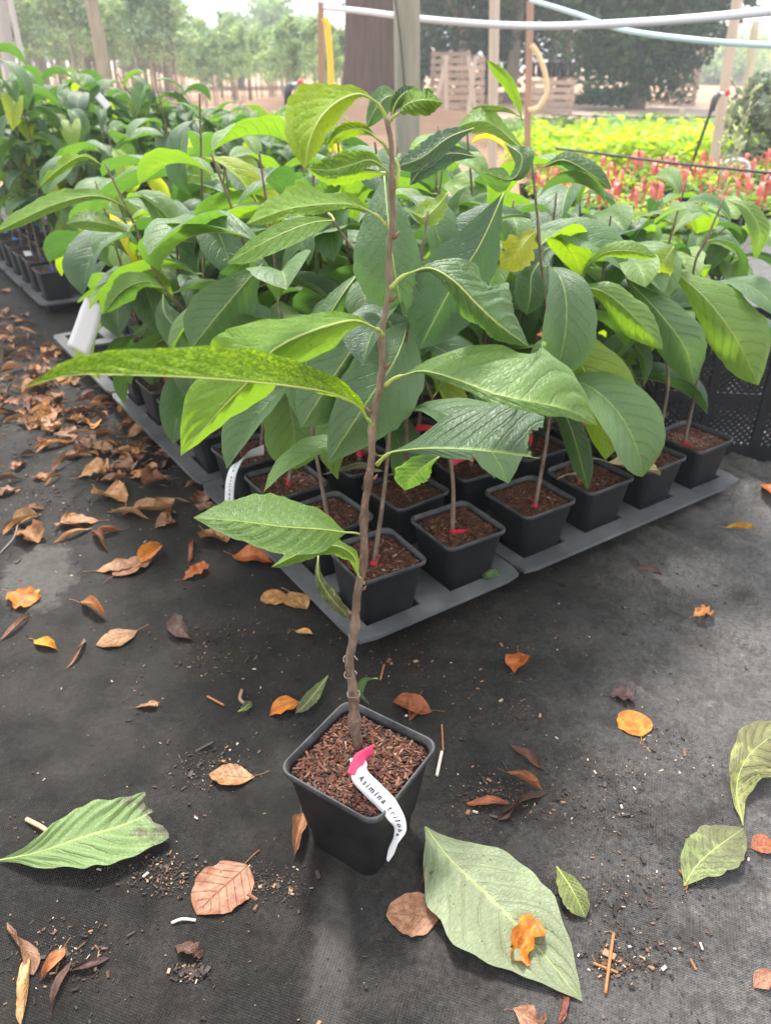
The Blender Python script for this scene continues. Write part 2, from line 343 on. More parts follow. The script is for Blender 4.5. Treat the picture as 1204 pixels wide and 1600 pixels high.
specks = k.ramp(k.nd('TexVoronoi', {'Vector': o, 'Scale': 62.0}).outputs[0], [(0, 1.0), (.10, 1.0), (.15, 0.0)])
col = k.mix(k.math('MULTIPLY', specks, k.ramp(k.noise(o, 7, 3), [(.42, 0.0), (.55, .9)])), col, c4(.008, .006, .005))
hh = k.math('ADD', k.math('MULTIPLY', weave, k.math('SUBTRACT', 1.2, k.math('MULTIPLY', mud, .7))), k.math('ADD', k.math('MULTIPLY', fine, 1.4), k.math('MULTIPLY', grit, .9)))
wet = k.ramp(k.noise(o, 3.1, 4), [(.4, 0.0), (.6, 1.0)])
ro = k.math('SUBTRACT', k.math('ADD', .60, k.math('MULTIPLY', fine, .15)), k.math('MULTIPLY', wet, .17))
M_fabric = k.done(k.pr(col, k.math('SUBTRACT', ro, k.math('MULTIPLY', sheen_mask, .10)), k.math('ADD', .26, k.math('MULTIPLY', sheen_mask, .25)), k.bump(hh, .8, .0016)))
# soil field
k = newmat('bare_earth'); o = k.nd('NewGeometry').outputs['Position']
n = k.noise(o, .35, 6, .6); n2 = k.noise(o, 3.0, 6, .7)
col = k.mix(n2, c4(.36, .19, .11), c4(.52, .33, .21)); col = k.mix(k.ramp(n, [(.5, 0.0), (.65, .4)]), col, c4(.36, .30, .12))
M_earth = k.done(k.pr(col, .85, .2, k.bump(n2, .6, .05)))
M_path = simple('pale_track_earth', (.52, .38, .30), .85, .2, 2.0, .2, .4, .03)
M_mound = simple('mound_earth', (.33, .20, .13), .85, .2, 3.0, .3, .6, .05)
M_grass = simple('verge_grass', (.16, .26, .05), .7, .2, 8, .4, .3, .02)
# backdrop foliage
def foliage_mat(name, c0, c1, tf=.3):
    k = newmat(name); at = k.nd('Attribute', attribute_name='tint').outputs['Fac']
    t = k.math('ADD', at, k.math('MULTIPLY', k.math('SUBTRACT', k.rand(), .5), .25), clamp=True)
    col = k.mix(t, c4(*c0), c4(*c1))
    tc = k.mix(1.0, col, c4(1.9, 2.0, .9), 'MULTIPLY')
    return k.done(k.nd('MixShader', {0: tf, 1: k.pr(col, .5, .35), 2: k.nd('BsdfTranslucent', {'Color': tc}).outputs[0]}).outputs[0])
M_fnurs = foliage_mat('nursery_tree_leaves', (.16, .25, .17), (.38, .47, .29))  # distance haze partly painted in: leaf colours paled
M_fdark = foliage_mat('ivy_leaves', (.012, .042, .016), (.055, .13, .038), .15)
M_fyel = foliage_mat('yellow_green_leaves', (.24, .38, .02), (.55, .62, .02), .4)
M_fpale = foliage_mat('pale_green_leaves', (.16, .32, .08), (.40, .55, .30), .35)
M_fgrey = foliage_mat('grey_green_leaves', (.07, .10, .07), (.24, .29, .22), .2)
M_fmid = foliage_mat('mid_green_leaves', (.08, .18, .03), (.22, .36, .06), .35)
M_weed = foliage_mat('weed_leaves', (.12, .24, .04), (.30, .42, .10), .35)
M_trunk = simple('redwood_trunk_bark', (.11, .072, .060), .85, .2, 4, .8, 1.0, .15, 8, stretch=(3, 3, .3))
M_gtrunk = simple('grey_weathered_trunk', (.30, .25, .20), .8, .2, 14, .5, .9, .03, 6, stretch=(1, 1, .18))
M_post = simple('weathered_post_wood', (.27, .25, .19), .8, .25, 18, .45, .6, .01, 6, stretch=(1, 1, .12))
M_post2 = simple('reddish_stake_wood', (.36, .22, .16), .8, .25, 22, .3, .4, .005, 6, stretch=(1, 1, .12))
M_postp = simple('pale_stake_wood', (.48, .40, .33), .8, .25, 22, .3, .4, .005, 6, stretch=(1, 1, .12))
M_pipe = simple('grey_pipe_plastic', (.62, .65, .70), .35, .5, 6, .1, .05)
M_bpipe = simple('blue_pipe_plastic', (.40, .58, .68), .35, .5, 6, .1, .05)
M_yel = simple('yellow_hose_rubber', (.80, .56, .03), .4, .5, 8, .1)
M_tan = simple('tan_hose_rubber', (.66, .52, .30), .5, .4, 8, .15)
M_black = simple('black_plastic', (.008, .009, .011), .5, .3, 25, .3, .15, .001)
M_wire = simple('dark_wire', (.03, .035, .04), .5, .5, 10, .1)
M_pallet = simple('pallet_wood', (.38, .28, .22), .8, .25, 6, .35, .3, .01, 5, randamt=.3)
M_redtag = simple('salmon_red_label', (.68, .13, .11), .45, .5, 12, .1, .05)
M_cap = simple('red_plastic_cap', (.7, .03, .03), .4, .5, 12, .1)
M_wall = simple('pale_render_wall', (.75, .68, .62), .8, .2, 4, .06, .1)
M_thin = simple('thin_sapling_stem', (.30, .23, .19), .75, .2, 8, .4, .2, .01)

# ------------------------------------------------------------------ setting
def grid(x0, x1, y0, y1, nx, ny, fn):
    mb = MB(); ids = []
    for j in range(ny + 1):
        for i in range(nx + 1):
            x = x0 + (x1 - x0) * i / nx; y = y0 + (y1 - y0) * j / ny
            mb.vert((x, y, fn(x, y)), (x, y))
    for j in range(ny):
        for i in range(nx):
            a = j * (nx + 1) + i; mb.face((a, a + 1, a + nx + 2, a + nx + 1))
    return mb
def structure(name, me): return tag(link(name, me), kind='structure')
structure('ground', grid(-400, 400, -60, 900, 40, 48, lambda x, y: -0.01).mesh('ground', M_earth))
def fabz(x, y):
    p = .78 * x + .62 * y
    e = max(0, min(1, (x - .15) / .4)) * max(0, min(1, (y - .75) / .35)) * max(0, 1 - max(0, y - 2.2) / .8)
    q = x * .62 - y * .78 + .06 * noise.noise(Vector((x * 3, y * 3, 9))); wv = max(0, 1 - 3.2 * abs(noise.noise(Vector((p * 8, q * .8, 0))))) ** 2 * .024 + max(0, 1 - 4 * abs(noise.noise(Vector((p * 15 + 7, q * 1.2, 3))))) ** 2 * .012 + noise.noise(Vector((p * 36, (x * .62 - y * .78) * 2.0, 5))) * .005
    return .0015 + e * wv + .0018 * noise.noise(Vector((x * 5, y * 5, 2)))
fm = grid(-4.2, 3.4, -.3, 7.2, 640, 600, lambda x, y: max(-.006, fabz(x, y)))
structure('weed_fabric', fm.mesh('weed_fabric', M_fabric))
a, b = G(560, 192), G(1204, 176)
mb = MB(); n = 20; near = []; far = []
for i in range(n + 1):
    x = -14 + 50 * i / n; yy = 19.5 + .12 * x + .35 * math.sin(i * 1.3)
    near.append(mb.vert((x, yy, -.004))); far.append(mb.vert((x, yy + 7.5 + .5 * math.sin(i), -.004)))
for i in range(n): mb.face((near[i], near[i + 1], far[i + 1], far[i]))
structure('track', mb.mesh('track', M_path))
def mz(x, y):
    d = ((x + 1.2) / 4.2) ** 2 + ((y - 17) / 1.6) ** 2
    return -.05 + .62 * math.exp(-d * 1.6) + .10 * noise.noise(Vector((x * .9, y * .9, 0)))
structure('earth_mound', grid(-9, 5, 13.5, 20.5, 60, 30, mz).mesh('earth_mound', M_mound))

# ------------------------------------------------------------------ leaf builder
PROF = [(0, .03), (.04, .10), (.12, .30), (.25, .60), (.4, .85), (.55, .98), (.65, 1.0), (.76, .93), (.86, .70), (.93, .40), (.97, .17), (1, .012)]
PROF_CUT = [(0, .03), (.1, .25), (.25, .58), (.4, .82), (.6, 1.0), (.8, 1.0), (1, .95)]
PROF_OV = [(0, .03), (.06, .2), (.18, .62), (.35, .93), (.5, 1.0), (.65, .92), (.8, .66), (.9, .38), (.96, .16), (1, .012)]
def prof(t, P=PROF):
    for i in range(len(P) - 1):
        if t <= P[i + 1][0]:
            u = (t - P[i][0]) / (P[i + 1][0] - P[i][0]); return P[i][1] + (P[i + 1][1] - P[i][1]) * u
    return P[-1][1]
def sprof(t, P): return (prof(max(0, t - .02), P) + 2 * prof(t, P) + prof(min(1, t + .02), P)) / 4 if .03 < t < .97 else prof(t, P)
def add_leaf(mb, mid, VA, VB, n=30, m=5, P=PROF, bulge=.06, pucker=.0030, nv=10, tint=.35, tint2=None, flip=False, rib=.0011, seed=0, edge=.02, petiole=None, cut=None, pr=.0014):
    """mid: midrib points; VA/VB: vectors from midrib to each edge at full width."""
    mid = smoothpts(mid, n + 1); tint2 = tint if tint2 is None else tint2
    wmax = max(v.length for v in VA + VB)
    def side(V, sgn):
        cols = []
        for i in range(n + 1):
            t = i / n; T = (mid[min(i + 1, n)] - mid[max(i - 1, 0)]).normalized()
            v = lerp_list(V, t); v = v - T * v.dot(T) * .85; N = T.cross(v)
            if N.length > 1e-9: N.normalize()
            N *= sgn; w_ = sprof(t, P); row = []
            ew = 1 + edge * 3 * noise.noise(Vector((t * 9, seed * 3.1, sgn)))
            for j in range(m + 1):
                s = j / m
                c = t * nv - s * 1.5 - s * s * .9 + .37 * (sgn > 0)
                pk = pucker * math.cos(2 * math.pi * c) * s * (1.1 - s) * 3.2 * min(1, w_ * 1.4)
                rip = wmax * edge * 5 * s * s * noise.noise(Vector((t * 5 + 3 * seed, sgn * 4, 1)))
                p = mid[i] + v * (s * w_ * ew) + N * (bulge * v.length * w_ * 4 * s * (1 - s) - pk * 1.0 + rip * w_) + T * (.10 * wmax * s * w_)
                row.append(p)
            cols.append(row)
        return cols
    A = side(VA, 1); B = side(VB, -1)
    ia = [[mb.vert(p, (i / n, .5 + .5 * j / m), tint + (tint2 - tint) * i / n) for j, p in enumerate(r)] for i, r in enumerate(A)]
    ib = [[ia[i][0] if j == 0 else mb.vert(p, (i / n, .5 - .5 * j / m), tint + (tint2 - tint) * i / n) for j, p in enumerate(r)] for i, r in enumerate(B)]
    for i in range(n):
        for j in range(m):
            if cut and cut(i / n, j / m, 1): pass
            else:
                f = (ia[i][j], ia[i + 1][j], ia[i + 1][j + 1], ia[i][j + 1]); mb.face(f[::-1] if flip else f, 0)
            if cut and cut(i / n, j / m, -1): pass
            else:
                f = (ib[i][j], ib[i][j + 1], ib[i + 1][j + 1], ib[i + 1][j]); mb.face(f[::-1] if flip else f, 0)
    if rib:
        mb.tube(mid[::2], [rib * (1 - .8 * k / max(1, len(mid[::2]) - 1)) for k in range(len(mid[::2]))], 6 if n > 15 else 4, 1)
    if petiole:
        pp = smoothpts([petiole, (Vector(petiole) + mid[0]) * .5 + (Vector((0, 0, .002))), mid[0], mid[1]], 8)
        mb.tube(pp, [pr * 1.5, pr * 1.25, pr * 1.1, pr, pr, pr, rib or pr, rib or pr], 8, 1)
def pxvec(x, y, Y, d): return W(x + d[0], y + d[1], Y + d[2]) - W(x, y, Y)
def px_leaf(name, mids, va, vb, parent, base=None, mat=None, see='top', **kw):
    """leaf measured in the photograph: midrib pixels with depth, edge offsets at full width."""
    pts = [W(*p) for p in mids]; c = mids[len(mids) // 2]
    va = va if isinstance(va, list) else [va]; vb = vb if isinstance(vb, list) else [vb]
    off = parent.location if parent else Vector((0, 0, 0))
    def V(vs): return [pxvec(*mids[min(len(mids) - 1, round(i * (len(mids) - 1) / max(1, len(vs) - 1)))] if len(vs) > 1 else c, d) for i, d in enumerate(vs)]
    mb = MB()
    if base: kw['petiole'] = W(*base) - off
    add_leaf(mb, [p - off for p in pts], V(va), V(vb), **kw)
    cp = Vector((0, 0, CAMZ)) - off; acc = 0
    for f, m_ in zip(mb.f, mb.m):
        if m_ == 0:
            p0, p1, p2 = (Vector(mb.v[f[q]]) for q in (0, 1, 2)); nn = (p1 - p0).cross(p2 - p0); acc += nn.dot((cp - p0).normalized())
    if (acc > 0) != (see == 'top'): mb.f = [f[::-1] if m_ == 0 else f for f, m_ in zip(mb.f, mb.m)]
    return link(name, mb.mesh(name, [mat or M_leaf, M_vein]), parent)

# ------------------------------------------------------------------ pots, soil, trays
def rsq(h, z, r=.018, seg=5):
    pts = []
    for q, (cx, cy) in enumerate(((1, 1), (-1, 1), (-1, -1), (1, -1))):
        for k_ in range(seg + 1):
            a_ = math.pi / 2 * (q + k_ / seg)
            pts.append(Vector((cx * (h - r) + r * math.cos(a_), cy * (h - r) + r * math.sin(a_), z)))
    return pts
mb = MB()
mb.loft([rsq(.050, 0), rsq(.0525, .001), rsq(.0555, .040), rsq(.0580, .043), rsq(.0700, .147), rsq(.0700, .1495), rsq(.0752, .151), rsq(.0760, .153), rsq(.0760, .1585),
         rsq(.0752, .160), rsq(.0736, .160), rsq(.0728, .159), rsq(.0700, .150), rsq(.0650, .110)], cap0=True)
ME_pot = mb.mesh('pot', M_pot)
def inpot(x, y, h=.0688, r=.017):
    m_ = max(abs(x), abs(y)); x = max(-h, min(h, x)); y = max(-h, min(h, y)); cx, cy = h - r, h - r
    if abs(x) > cx and abs(y) > cy:
        dx, dy = abs(x) - cx, abs(y) - cy; d = math.hypot(dx, dy)
        if d > r: x = math.copysign(cx + dx / d * r, x); y = math.copysign(cy + dy / d * r, y)
    return x, y
def soil_mesh(name, nchips, seed):
    random.seed(seed); mb = MB(); n = 26; h = .0692
    ids = [[mb.vert((*inpot(-h + 2 * h * i / n, -h + 2 * h * j / n), .143 + .006 * noise.noise(Vector((i * .35, j * .35, seed))) + .004 * noise.noise(Vector((i * .9, j * .9, seed)))),
                    (i, j), max(0, min(.9, .3 + .6 * noise.noise(Vector((i * 1.7, j * 1.7, seed + 3)))))) for j in range(n + 1)] for i in range(n + 1)]
    for i in range(n):
        for j in range(n): mb.face((ids[i][j], ids[i + 1][j], ids[i + 1][j + 1], ids[i][j + 1]))
    for _ in range(nchips):
        x, y = inpot(ru(-h + .004, h - .004), ru(-h + .004, h - .004), .0635, .020); L = ru(.004, .013) * (2.0 if rnd() < .06 else 1); wd = ru(.001, .0036)
        Mx = Matrix.Rotation(ru(0, 6.28), 3, 'Z') @ Matrix.Rotation(ru(-.5, .5), 3, 'Y') @ Matrix.Rotation(ru(-.7, .7), 3, 'X')
        t = rnd(); t = .15 + .75 * t if rnd() > .03 else .97
        mb.box((x, y, .1455 + ru(-.002, .004)), (L, wd, ru(.0006, .0018)), Mx, 0, t)
    return mb.mesh(name, M_soil, smooth=False)
ME_soil = [soil_mesh('soil', 2600, 1), soil_mesh('soil', 1700, 2), soil_mesh('soil', 1700, 3)]
def tray_mesh(name, nx=2, ny=4, px=.205, py=.192):
    mb = MB(); H = .058; hh = .064; wx, wy = nx * px + .008, ny * py + .008
    xs = [0]; ys = [0]
    for i in range(nx): c_ = .004 + (i + .5) * px; xs += [c_ - hh, c_ + hh]
    for i in range(ny): c_ = .004 + (i + .5) * py; ys += [c_ - hh, c_ + hh]
    xs.append(wx); ys.append(wy)
    def P(i, j, z):
        x, y = xs[i], ys[j]
        return (x, y, z)
    top = {}; bot = {}
    c = .02                                        # chamfered outer corners
    for i in range(len(xs)):
        for j in range(len(ys)):
            ci = i in (0, len(xs) - 1) and j in (0, len(ys) - 1)
            x, y = xs[i], ys[j]
            if ci:
                x += c * .35 * (1 if i == 0 else -1); y += c * .35 * (1 if j == 0 else -1)
            top[i, j] = mb.vert((x, y, H)); bot[i, j] = mb.vert((x, y, H - .009))
    hole = lambda i, j: i % 2 == 1 and j % 2 == 1
    NX, NY = len(xs) - 1, len(ys) - 1
    solid = lambda i, j: 0 <= i < NX and 0 <= j < NY and not hole(i, j)
    for i in range(NX):
        for j in range(NY):
            if not solid(i, j): continue
            mb.face((top[i, j], top[i + 1, j], top[i + 1, j + 1], top[i, j + 1]))
            mb.face((bot[i, j + 1], bot[i + 1, j + 1], bot[i + 1, j], bot[i, j]))
            for (di, dj, p, q) in ((0, -1, (i, j), (i + 1, j)), (1, 0, (i + 1, j), (i + 1, j + 1)), (0, 1, (i + 1, j + 1), (i, j + 1)), (-1, 0, (i, j + 1), (i, j))):
                if not solid(i + di, j + dj): mb.face((top[p], bot[p], bot[q], top[q]))
    deck = mb.mesh('deck', M_tray, smooth=False)
    w_ = MB()
    for i in range(nx):
        for j in range(ny):
            cx, cy = .004 + (i + .5) * px, .004 + (j + .5) * py
            rr = [[p + Vector((cx, cy, 0)) for p in rsq(a_, z, .014, 3)] for a_, z in ((.066, .050), (.064, .045), (.058, .006), (.045, .004))]
            w_.loft(rr, cap1=True)
            rr = [[p + Vector((cx, cy, 0)) for p in rsq(a_, z, .014, 3)] for a_, z in ((.0635, .0495), (.0615, .045), (.055, .0095))]
            w_.loft([r[::-1] for r in rr], cap1=True)
    return deck, w_.mesh('wells', M_black)
ME_tray = tray_mesh('tray')
A0 = G(560, 1010, .055); ANG = R(34.0)
U = Vector((math.cos(ANG), math.sin(ANG), 0)); V_ = Vector((-math.sin(ANG), math.cos(ANG), 0)); A0.z = 0
def trayob(loc, rz, label):
    t = empty('growing_tray', loc, rz); tag(t, label, 'tray', 'plastic trays holding the potted saplings')
    link('deck', ME_tray[0], t); link('wells', ME_tray[1], t); return t
ORD = ['front', 'second', 'third', 'fourth', 'fifth', 'sixth', 'seventh', 'eighth', 'ninth', 'tenth', 'eleventh', 'twelfth', 'thirteenth', 'fourteenth', 'fifteenth', 'sixteenth']
NUM = ['first', *ORD[1:]]

# ------------------------------------------------------------------ generic pawpaw leaves
def generic_leaf(seed, n=18, m=3, droop=1.0, fold=.35, L=.24, wr=.20, tint=.3, P=PROF, pucker=.0014):
    random.seed(seed); mb = MB()
    el = R(ru(5, 45)); pts = [Vector((.016, 0, .004))]; de = R(ru(70, 125)) * droop; K = 7
    tw = ru(-.5, .5); sw = ru(-.25, .25)
    for i in range(K):
        e = el - de * ((i + .5) / K) ** .8; az = sw * i / K
        pts.append(pts[-1] + Vector((math.cos(e) * math.cos(az), math.cos(e) * math.sin(az), math.sin(e))) * (L / K))
    f = fold + ru(-.25, .35); wd = L * wr * 1.18 * ru(.9, 1.15)
    VA = []; VB = []
    for i in range(4):
        t = i / 3; e = el - de * t; nx = Vector((-math.sin(e), 0, math.cos(e))); tt = tw * t
        a_ = Vector((0, 1, 0)); up = nx
        VA.append((a_ * math.cos(f + tt) + up * math.sin(f + tt)) * wd); VB.append((-a_ * math.cos(f - tt) + up * math.sin(f - tt)) * wd)
    add_leaf(mb, pts, VA, VB, n=n, m=m, P=P, tint=tint, tint2=tint + ru(-.05, .1), bulge=.10, pucker=pucker, seed=seed, petiole=(0, 0, 0), edge=.03, rib=.0011, pr=.0013, nv=10)
    return mb
GL = []
for s_ in range(18):
    tn = [.12, .2, .26, .33, .4, .52][s_ % 6]; P_ = [PROF, PROF, PROF_OV][s_ % 3]
    GL.append(generic_leaf(100 + s_, tint=tn, P=P_, droop=.8 + .3 * (s_ % 2), fold=.25 + .1 * (s_ % 3)).mesh('leaf', [M_leaf, M_vein]))
GLY = [generic_leaf(200 + s_, tint=[.7, .8, .97][s_ % 3]).mesh('leaf', [M_leaf, M_vein]) for s_ in range(4)]
def stem_mesh(pts, r0, r1, mat, off=Vector((0, 0, 0)), nodes=(), n=36, seg=8, seed=0):
    mb = MB(); P = [p - off for p in smoothpts(pts, n)]; rad = []
    for i in range(n):
        r = r0 + (r1 - r0) * (i / (n - 1)) ** .52; r *= 1 + .06 * noise.noise(Vector((i * .35, seed, 0)))
        for q in nodes:
            r += r * .35 * math.exp(-((i / (n - 1) - q) / .009) ** 2)
        rad.append(r)
    P = [p + Vector((noise.noise(Vector((i * .5, seed, 1))), noise.noise(Vector((i * .5, seed, 2))), 0)) * r0 * .12 for i, p in enumerate(P)]
    mb.tube(P, rad, seg, 0); return mb
def tape(loc, mat, parent, name='tie_tape', seed=0, size=1.3):
    random.seed(seed); mb = MB(); a0 = ru(0, 6.28); r = .0065; n = 14; rows = []
    for i in range(n + 1):
        a_ = a0 + 5.6 * i / n; rows.append((Vector((r * math.cos(a_), r * math.sin(a_), 0)), Vector((0, 0, .0085))))
    d = Vector((math.cos(a0 + 5.6 + 1.2), math.sin(a0 + 5.6 + 1.2), 0)); p = rows[-1][0]
    for i in range(1, 7):
        p = p + d * .0065 * size + Vector((0, 0, -.0012 * i * .6)); rows.append((p.copy(), Vector((0, .0015 * i * .3, .0085))))
    ids = [(mb.vert(p - h), mb.vert(p + h)) for p, h in rows]
    for i in range(len(ids) - 1): mb.face((ids[i][0], ids[i + 1][0], ids[i + 1][1], ids[i][1]))
    return link(name, mb.mesh(name, mat), parent, loc)
plants = {}
def make_plant(key, base, rz, label, group, h=.66, stem=None, nleaf=13, seed=0, tagmat=M_red, t_lo=.30, t_hi=1.0, scale=1.0, yellow=0, az_avoid=None, bark=M_bark, leafmeshes=None):
    random.seed(seed * 7 + 11)
    t = empty('potted_pawpaw', base, 0); tag(t, label, 'potted plant', group)
    link('pot', ME_pot, t, (0, 0, 0), (0, 0, rz)); link('soil', ME_soil[seed % 3], t, (0, 0, 0), (0, 0, rz + (seed % 4) * math.pi / 2))
    if stem is None:
        lx, ly = ru(-.05, .05), ru(-.05, .05); zs = .145
        stem = [base + Vector((0, 0, zs)), base + Vector((lx * .2 + ru(-.01, .01), ly * .2, zs + h * .3)), base + Vector((lx * .8, ly * .8 + ru(-.01, .01), zs + h * .7)), base + Vector((lx * 1.5, ly * 1.5, zs + h))]
    sm = stem_mesh(stem, .0055, .0022, bark, base, seed=seed, nodes=[.3, .4, .5, .6, .7, .8, .9])
    link('stem', sm.mesh('stem', bark), t)
    SP = smoothpts(stem, 60); az = ru(0, 6.28); M = leafmeshes or GL
    for i in range(nleaf):
        q = t_lo + (t_hi - t_lo) * (i + .3 * rnd()) / nleaf; p = SP[min(59, int(q * 59))] - base
        az += 2.4 + ru(-.4, .4)
        me = M[int(rnd() * len(M))]
        if yellow and rnd() < yellow: me = GLY[int(rnd() * len(GLY))]
        s = scale * ru(.8, 1.25) * (.65 if i > nleaf - 3 else 1)
        o_ = link('leaf', me, t, p, (ru(-.25, .25), ru(-.35, .25), az), s)
    if tagmat: tape(stem[0] - base + Vector((0, 0, .026)), tagmat, t, seed=seed)
    plants[key] = t
    return t

# ------------------------------------------------------------------ the potted sapling in front
mc = Vector((-.0356, .762, .0015)); SY = .79
t = empty('potted_pawpaw', mc); tag(t, 'lone pawpaw sapling standing apart in front, its square pot hung with a printed white label', 'potted plant')
MAIN = t
link('pot', ME_pot, t, (0, 0, 0), (0, 0, R(-33.4)), (1.085, 1.085, 1.03)); link('soil', ME_soil[0], t, (0, 0, 0), (0, 0, R(-33.4)), (1.085, 1.085, 1.03))
sp_ = [(562, 1178), (556, 1130), (550, 1085), (548, 1035), (552, 985), (560, 930), (566, 870), (571, 800), (577, 725), (585, 655), (594, 585), (599, 520), (605, 455), (610, 395), (611, 335), (614, 290), (610, 235), (606, 185)]
SPT = [W(x + 2.2 * (-1) ** i, y, SY + .012 * math.sin(i * .7)) for i, (x, y) in enumerate(sp_)]
SPT[0] = W(562, 1180, SY); SPT.insert(0, SPT[0] - Vector((0, 0, .02)))
nodes = [.10, .145, .30, .42, .50, .56, .63, .70, .745, .83, .93]
sm = stem_mesh(SPT, .0090, .0024, M_bark, mc, nodes=nodes, n=120, seg=14, seed=4)
stem_o = link('stem', sm.mesh('stem', M_bark), t)
SP = smoothpts(SPT, 120)
mb = MB(); random.seed(5)                                             # node rings, buds and peeling bark strips
for q, c_ in ((.105, 1), (.155, 1), (.20, .8), (.235, .6)):
    p = SP[int(q * 119)] - mc; r = .0092 * (1 - .4 * q)
    pts = [p + Vector((math.cos(a_) * r, math.sin(a_) * r, .0012 * math.sin(3 * a_))) for a_ in [6.283 * k_ / 16 * c_ for k_ in range(17)]]
    mb.tube(pts, .0006, 5)
for _ in range(6):
    q = ru(.06, .3); p = SP[int(q * 119)] - mc; a_ = ru(0, 6.28); d = Vector((math.cos(a_), math.sin(a_), 0)); r = .0086
    mb.tube([p + d * r * .9, p + d * (r + .003) + Vector((0, 0, ru(-.004, .006))), p + d * (r + .003) + Vector((0, 0, ru(-.012, .014)))], [.0009, .0006, .0003], 4)
link('bark_scars', mb.mesh('bark_scars', simple('peeling_bark', (.26, .20, .16), .7, .3, 60, .3)), stem_o)
M_bud = simple('brown_bud', (.16, .09, .05), .6, .3, 60, .3)
for q, s_ in ((.33, -1), (.38, 1), (.435, -1), (.57, 1), (.66, -1), (.72, 1), (.80, 1), (.88, 1)):
    p = SP[int(q * 119)] - mc; r = .0066 * (1 - .5 * q); mb = MB()
    mb.tube([p + Vector((s_ * r * .7, -.002, 0)), p + Vector((s_ * (r + .003), -.003, .003)), p + Vector((s_ * (r + .005), -.003, .007))], [.0022, .0019, .0003], 6); link('bud', mb.mesh('bud', M_bud), stem_o)
# small side shoot at the top right
mb = stem_mesh([W(612, 300, SY), W(620, 285, SY - .01), W(622, 262, SY - .01), W(616, 248, SY - .012)], .0028, .0016, M_bark, mc, n=12)
link('side_shoot', mb.mesh('side_shoot', M_vein), t)
H = dict(n=44, m=8)
L = lambda *a, **k_: px_leaf('leaf', *a, parent=MAIN, **{**H, **k_})
# leaves, top to bottom
L([(588, 160, .78), (562, 147, .75), (530, 157, .71), (500, 184, .68), (483, 222, .66), (476, 264, .65)], [(-8, -26, .0), (-52, -30, .02), (-34, -10, .02)], [(3, 14, .03), (20, 24, .04), (14, 8, .02)], base=(605, 190, SY), see='under', tint=.62, bulge=.10, pr=.0017)
L([(588, 216, .77), (570, 203, .75), (545, 203, .74), (525, 212, .73), (508, 232, .73)], [(0, -13, 0)], [(2, 13, .01)], base=(609, 240, SY), see='under', tint=.5, bulge=.15)
L([(600, 262, .78), (578, 250, .76), (548, 258, .74), (515, 266, .73), (482, 264, .73)], [(3, -24, .01)], [(5, 14, -.01)], base=(612, 285, SY), see='under', tint=.45, edge=.06)
L([(606, 270, .85), (570, 268, .86), (520, 272, .86), (478, 262, .87)], [(0, -8, 0)], [(0, 18, .02)], see='under', tint=.65)
L([(582, 333, .77), (550, 320, .74), (500, 320, .72), (445, 328, .71), (385, 350, .71)], [(6, -30, .05), (-4, -32, .05)], [(5, 6, -.01), (4, 18, -.01)], base=(603, 354, SY), see='under', tint=.5, edge=.04, bulge=.08)
L([(622, 178, .78), (638, 162, .76), (665, 156, .75), (692, 160, .76)], [(0, -13, .03)], [(-12, 26, .0)], base=(606, 195, SY), see='under', tint=.5, edge=.07)
L([(612, 190, .79), (616, 165, .79), (632, 145, .80), (655, 140, .82)], [(-12, -6, 0)], [(10, 14, .0)], see='top', tint=.3, edge=.05)
# big arching leaf on the left, lit through
L([(588, 514, .77), (557, 501, .73), (516, 508, .70), (458, 529, .67), (416, 556, .65), (387, 597, .65), (345, 640, .65), (283, 712, .66)],
  [(10, -16, 0), (-50, -34, .03), (-78, -26, .04), (-92, -2, .03), (-60, 8, .0)], [(20, 30, .05), (55, 42, .06), (40, 28, .05), (20, 16, .03), (14, 8, .02)], base=(597, 524, SY), see='under', tint=.56, bulge=.07, pr=.002, rib=.0014)
# the long leaf pointing left
L([(574, 655, .76), (556, 632, .72), (515, 614, .67), (458, 604, .62), (375, 595, .58), (290, 589, .55), (200, 586, .53), (110, 586, .53), (38, 606, .54)],
  [(14, -26, .03), (20, -44, .04), (4, -50, .03), (0, -48, .02), (0, -32, .01)], [(-10, 8, .06), (-4, 6, .06), (0, -10, .07), (0, -8, .06), (0, 0, .02)], base=(581, 668, SY), see='under', tint=.5, mat=M_leafmot, bulge=.08, pr=.002, rib=.0013)
# pale low leaf on the left
L([(540, 832, .76), (500, 827, .72), (440, 823, .69), (370, 814, .67), (303, 809, .66)], [(-5, -50, .05), (-10, -44, .05)], [(-4, 44, -.03), (0, 40, -.03)], base=(570, 838, SY), see='top', tint=.42, bulge=.06, P=PROF_OV, pr=.0012)
L([(560, 900, .77), (552, 868, .76), (520, 852, .74), (475, 862, .73), (424, 886, .73)], [(10, -12, .03), (0, -14, .03)], [(-26, 6, 0), (-8, 24, 0)], base=(568, 912, SY), see='under', tint=.55, edge=.05, n=30)
L([(497, 868, .80), (498, 900, .79), (518, 935, .80), (549, 968, .81)], [(10, -4, .0)], [(-9, 6, .01)], see='under', tint=.15, edge=.06, n=24, mat=M_leafold)
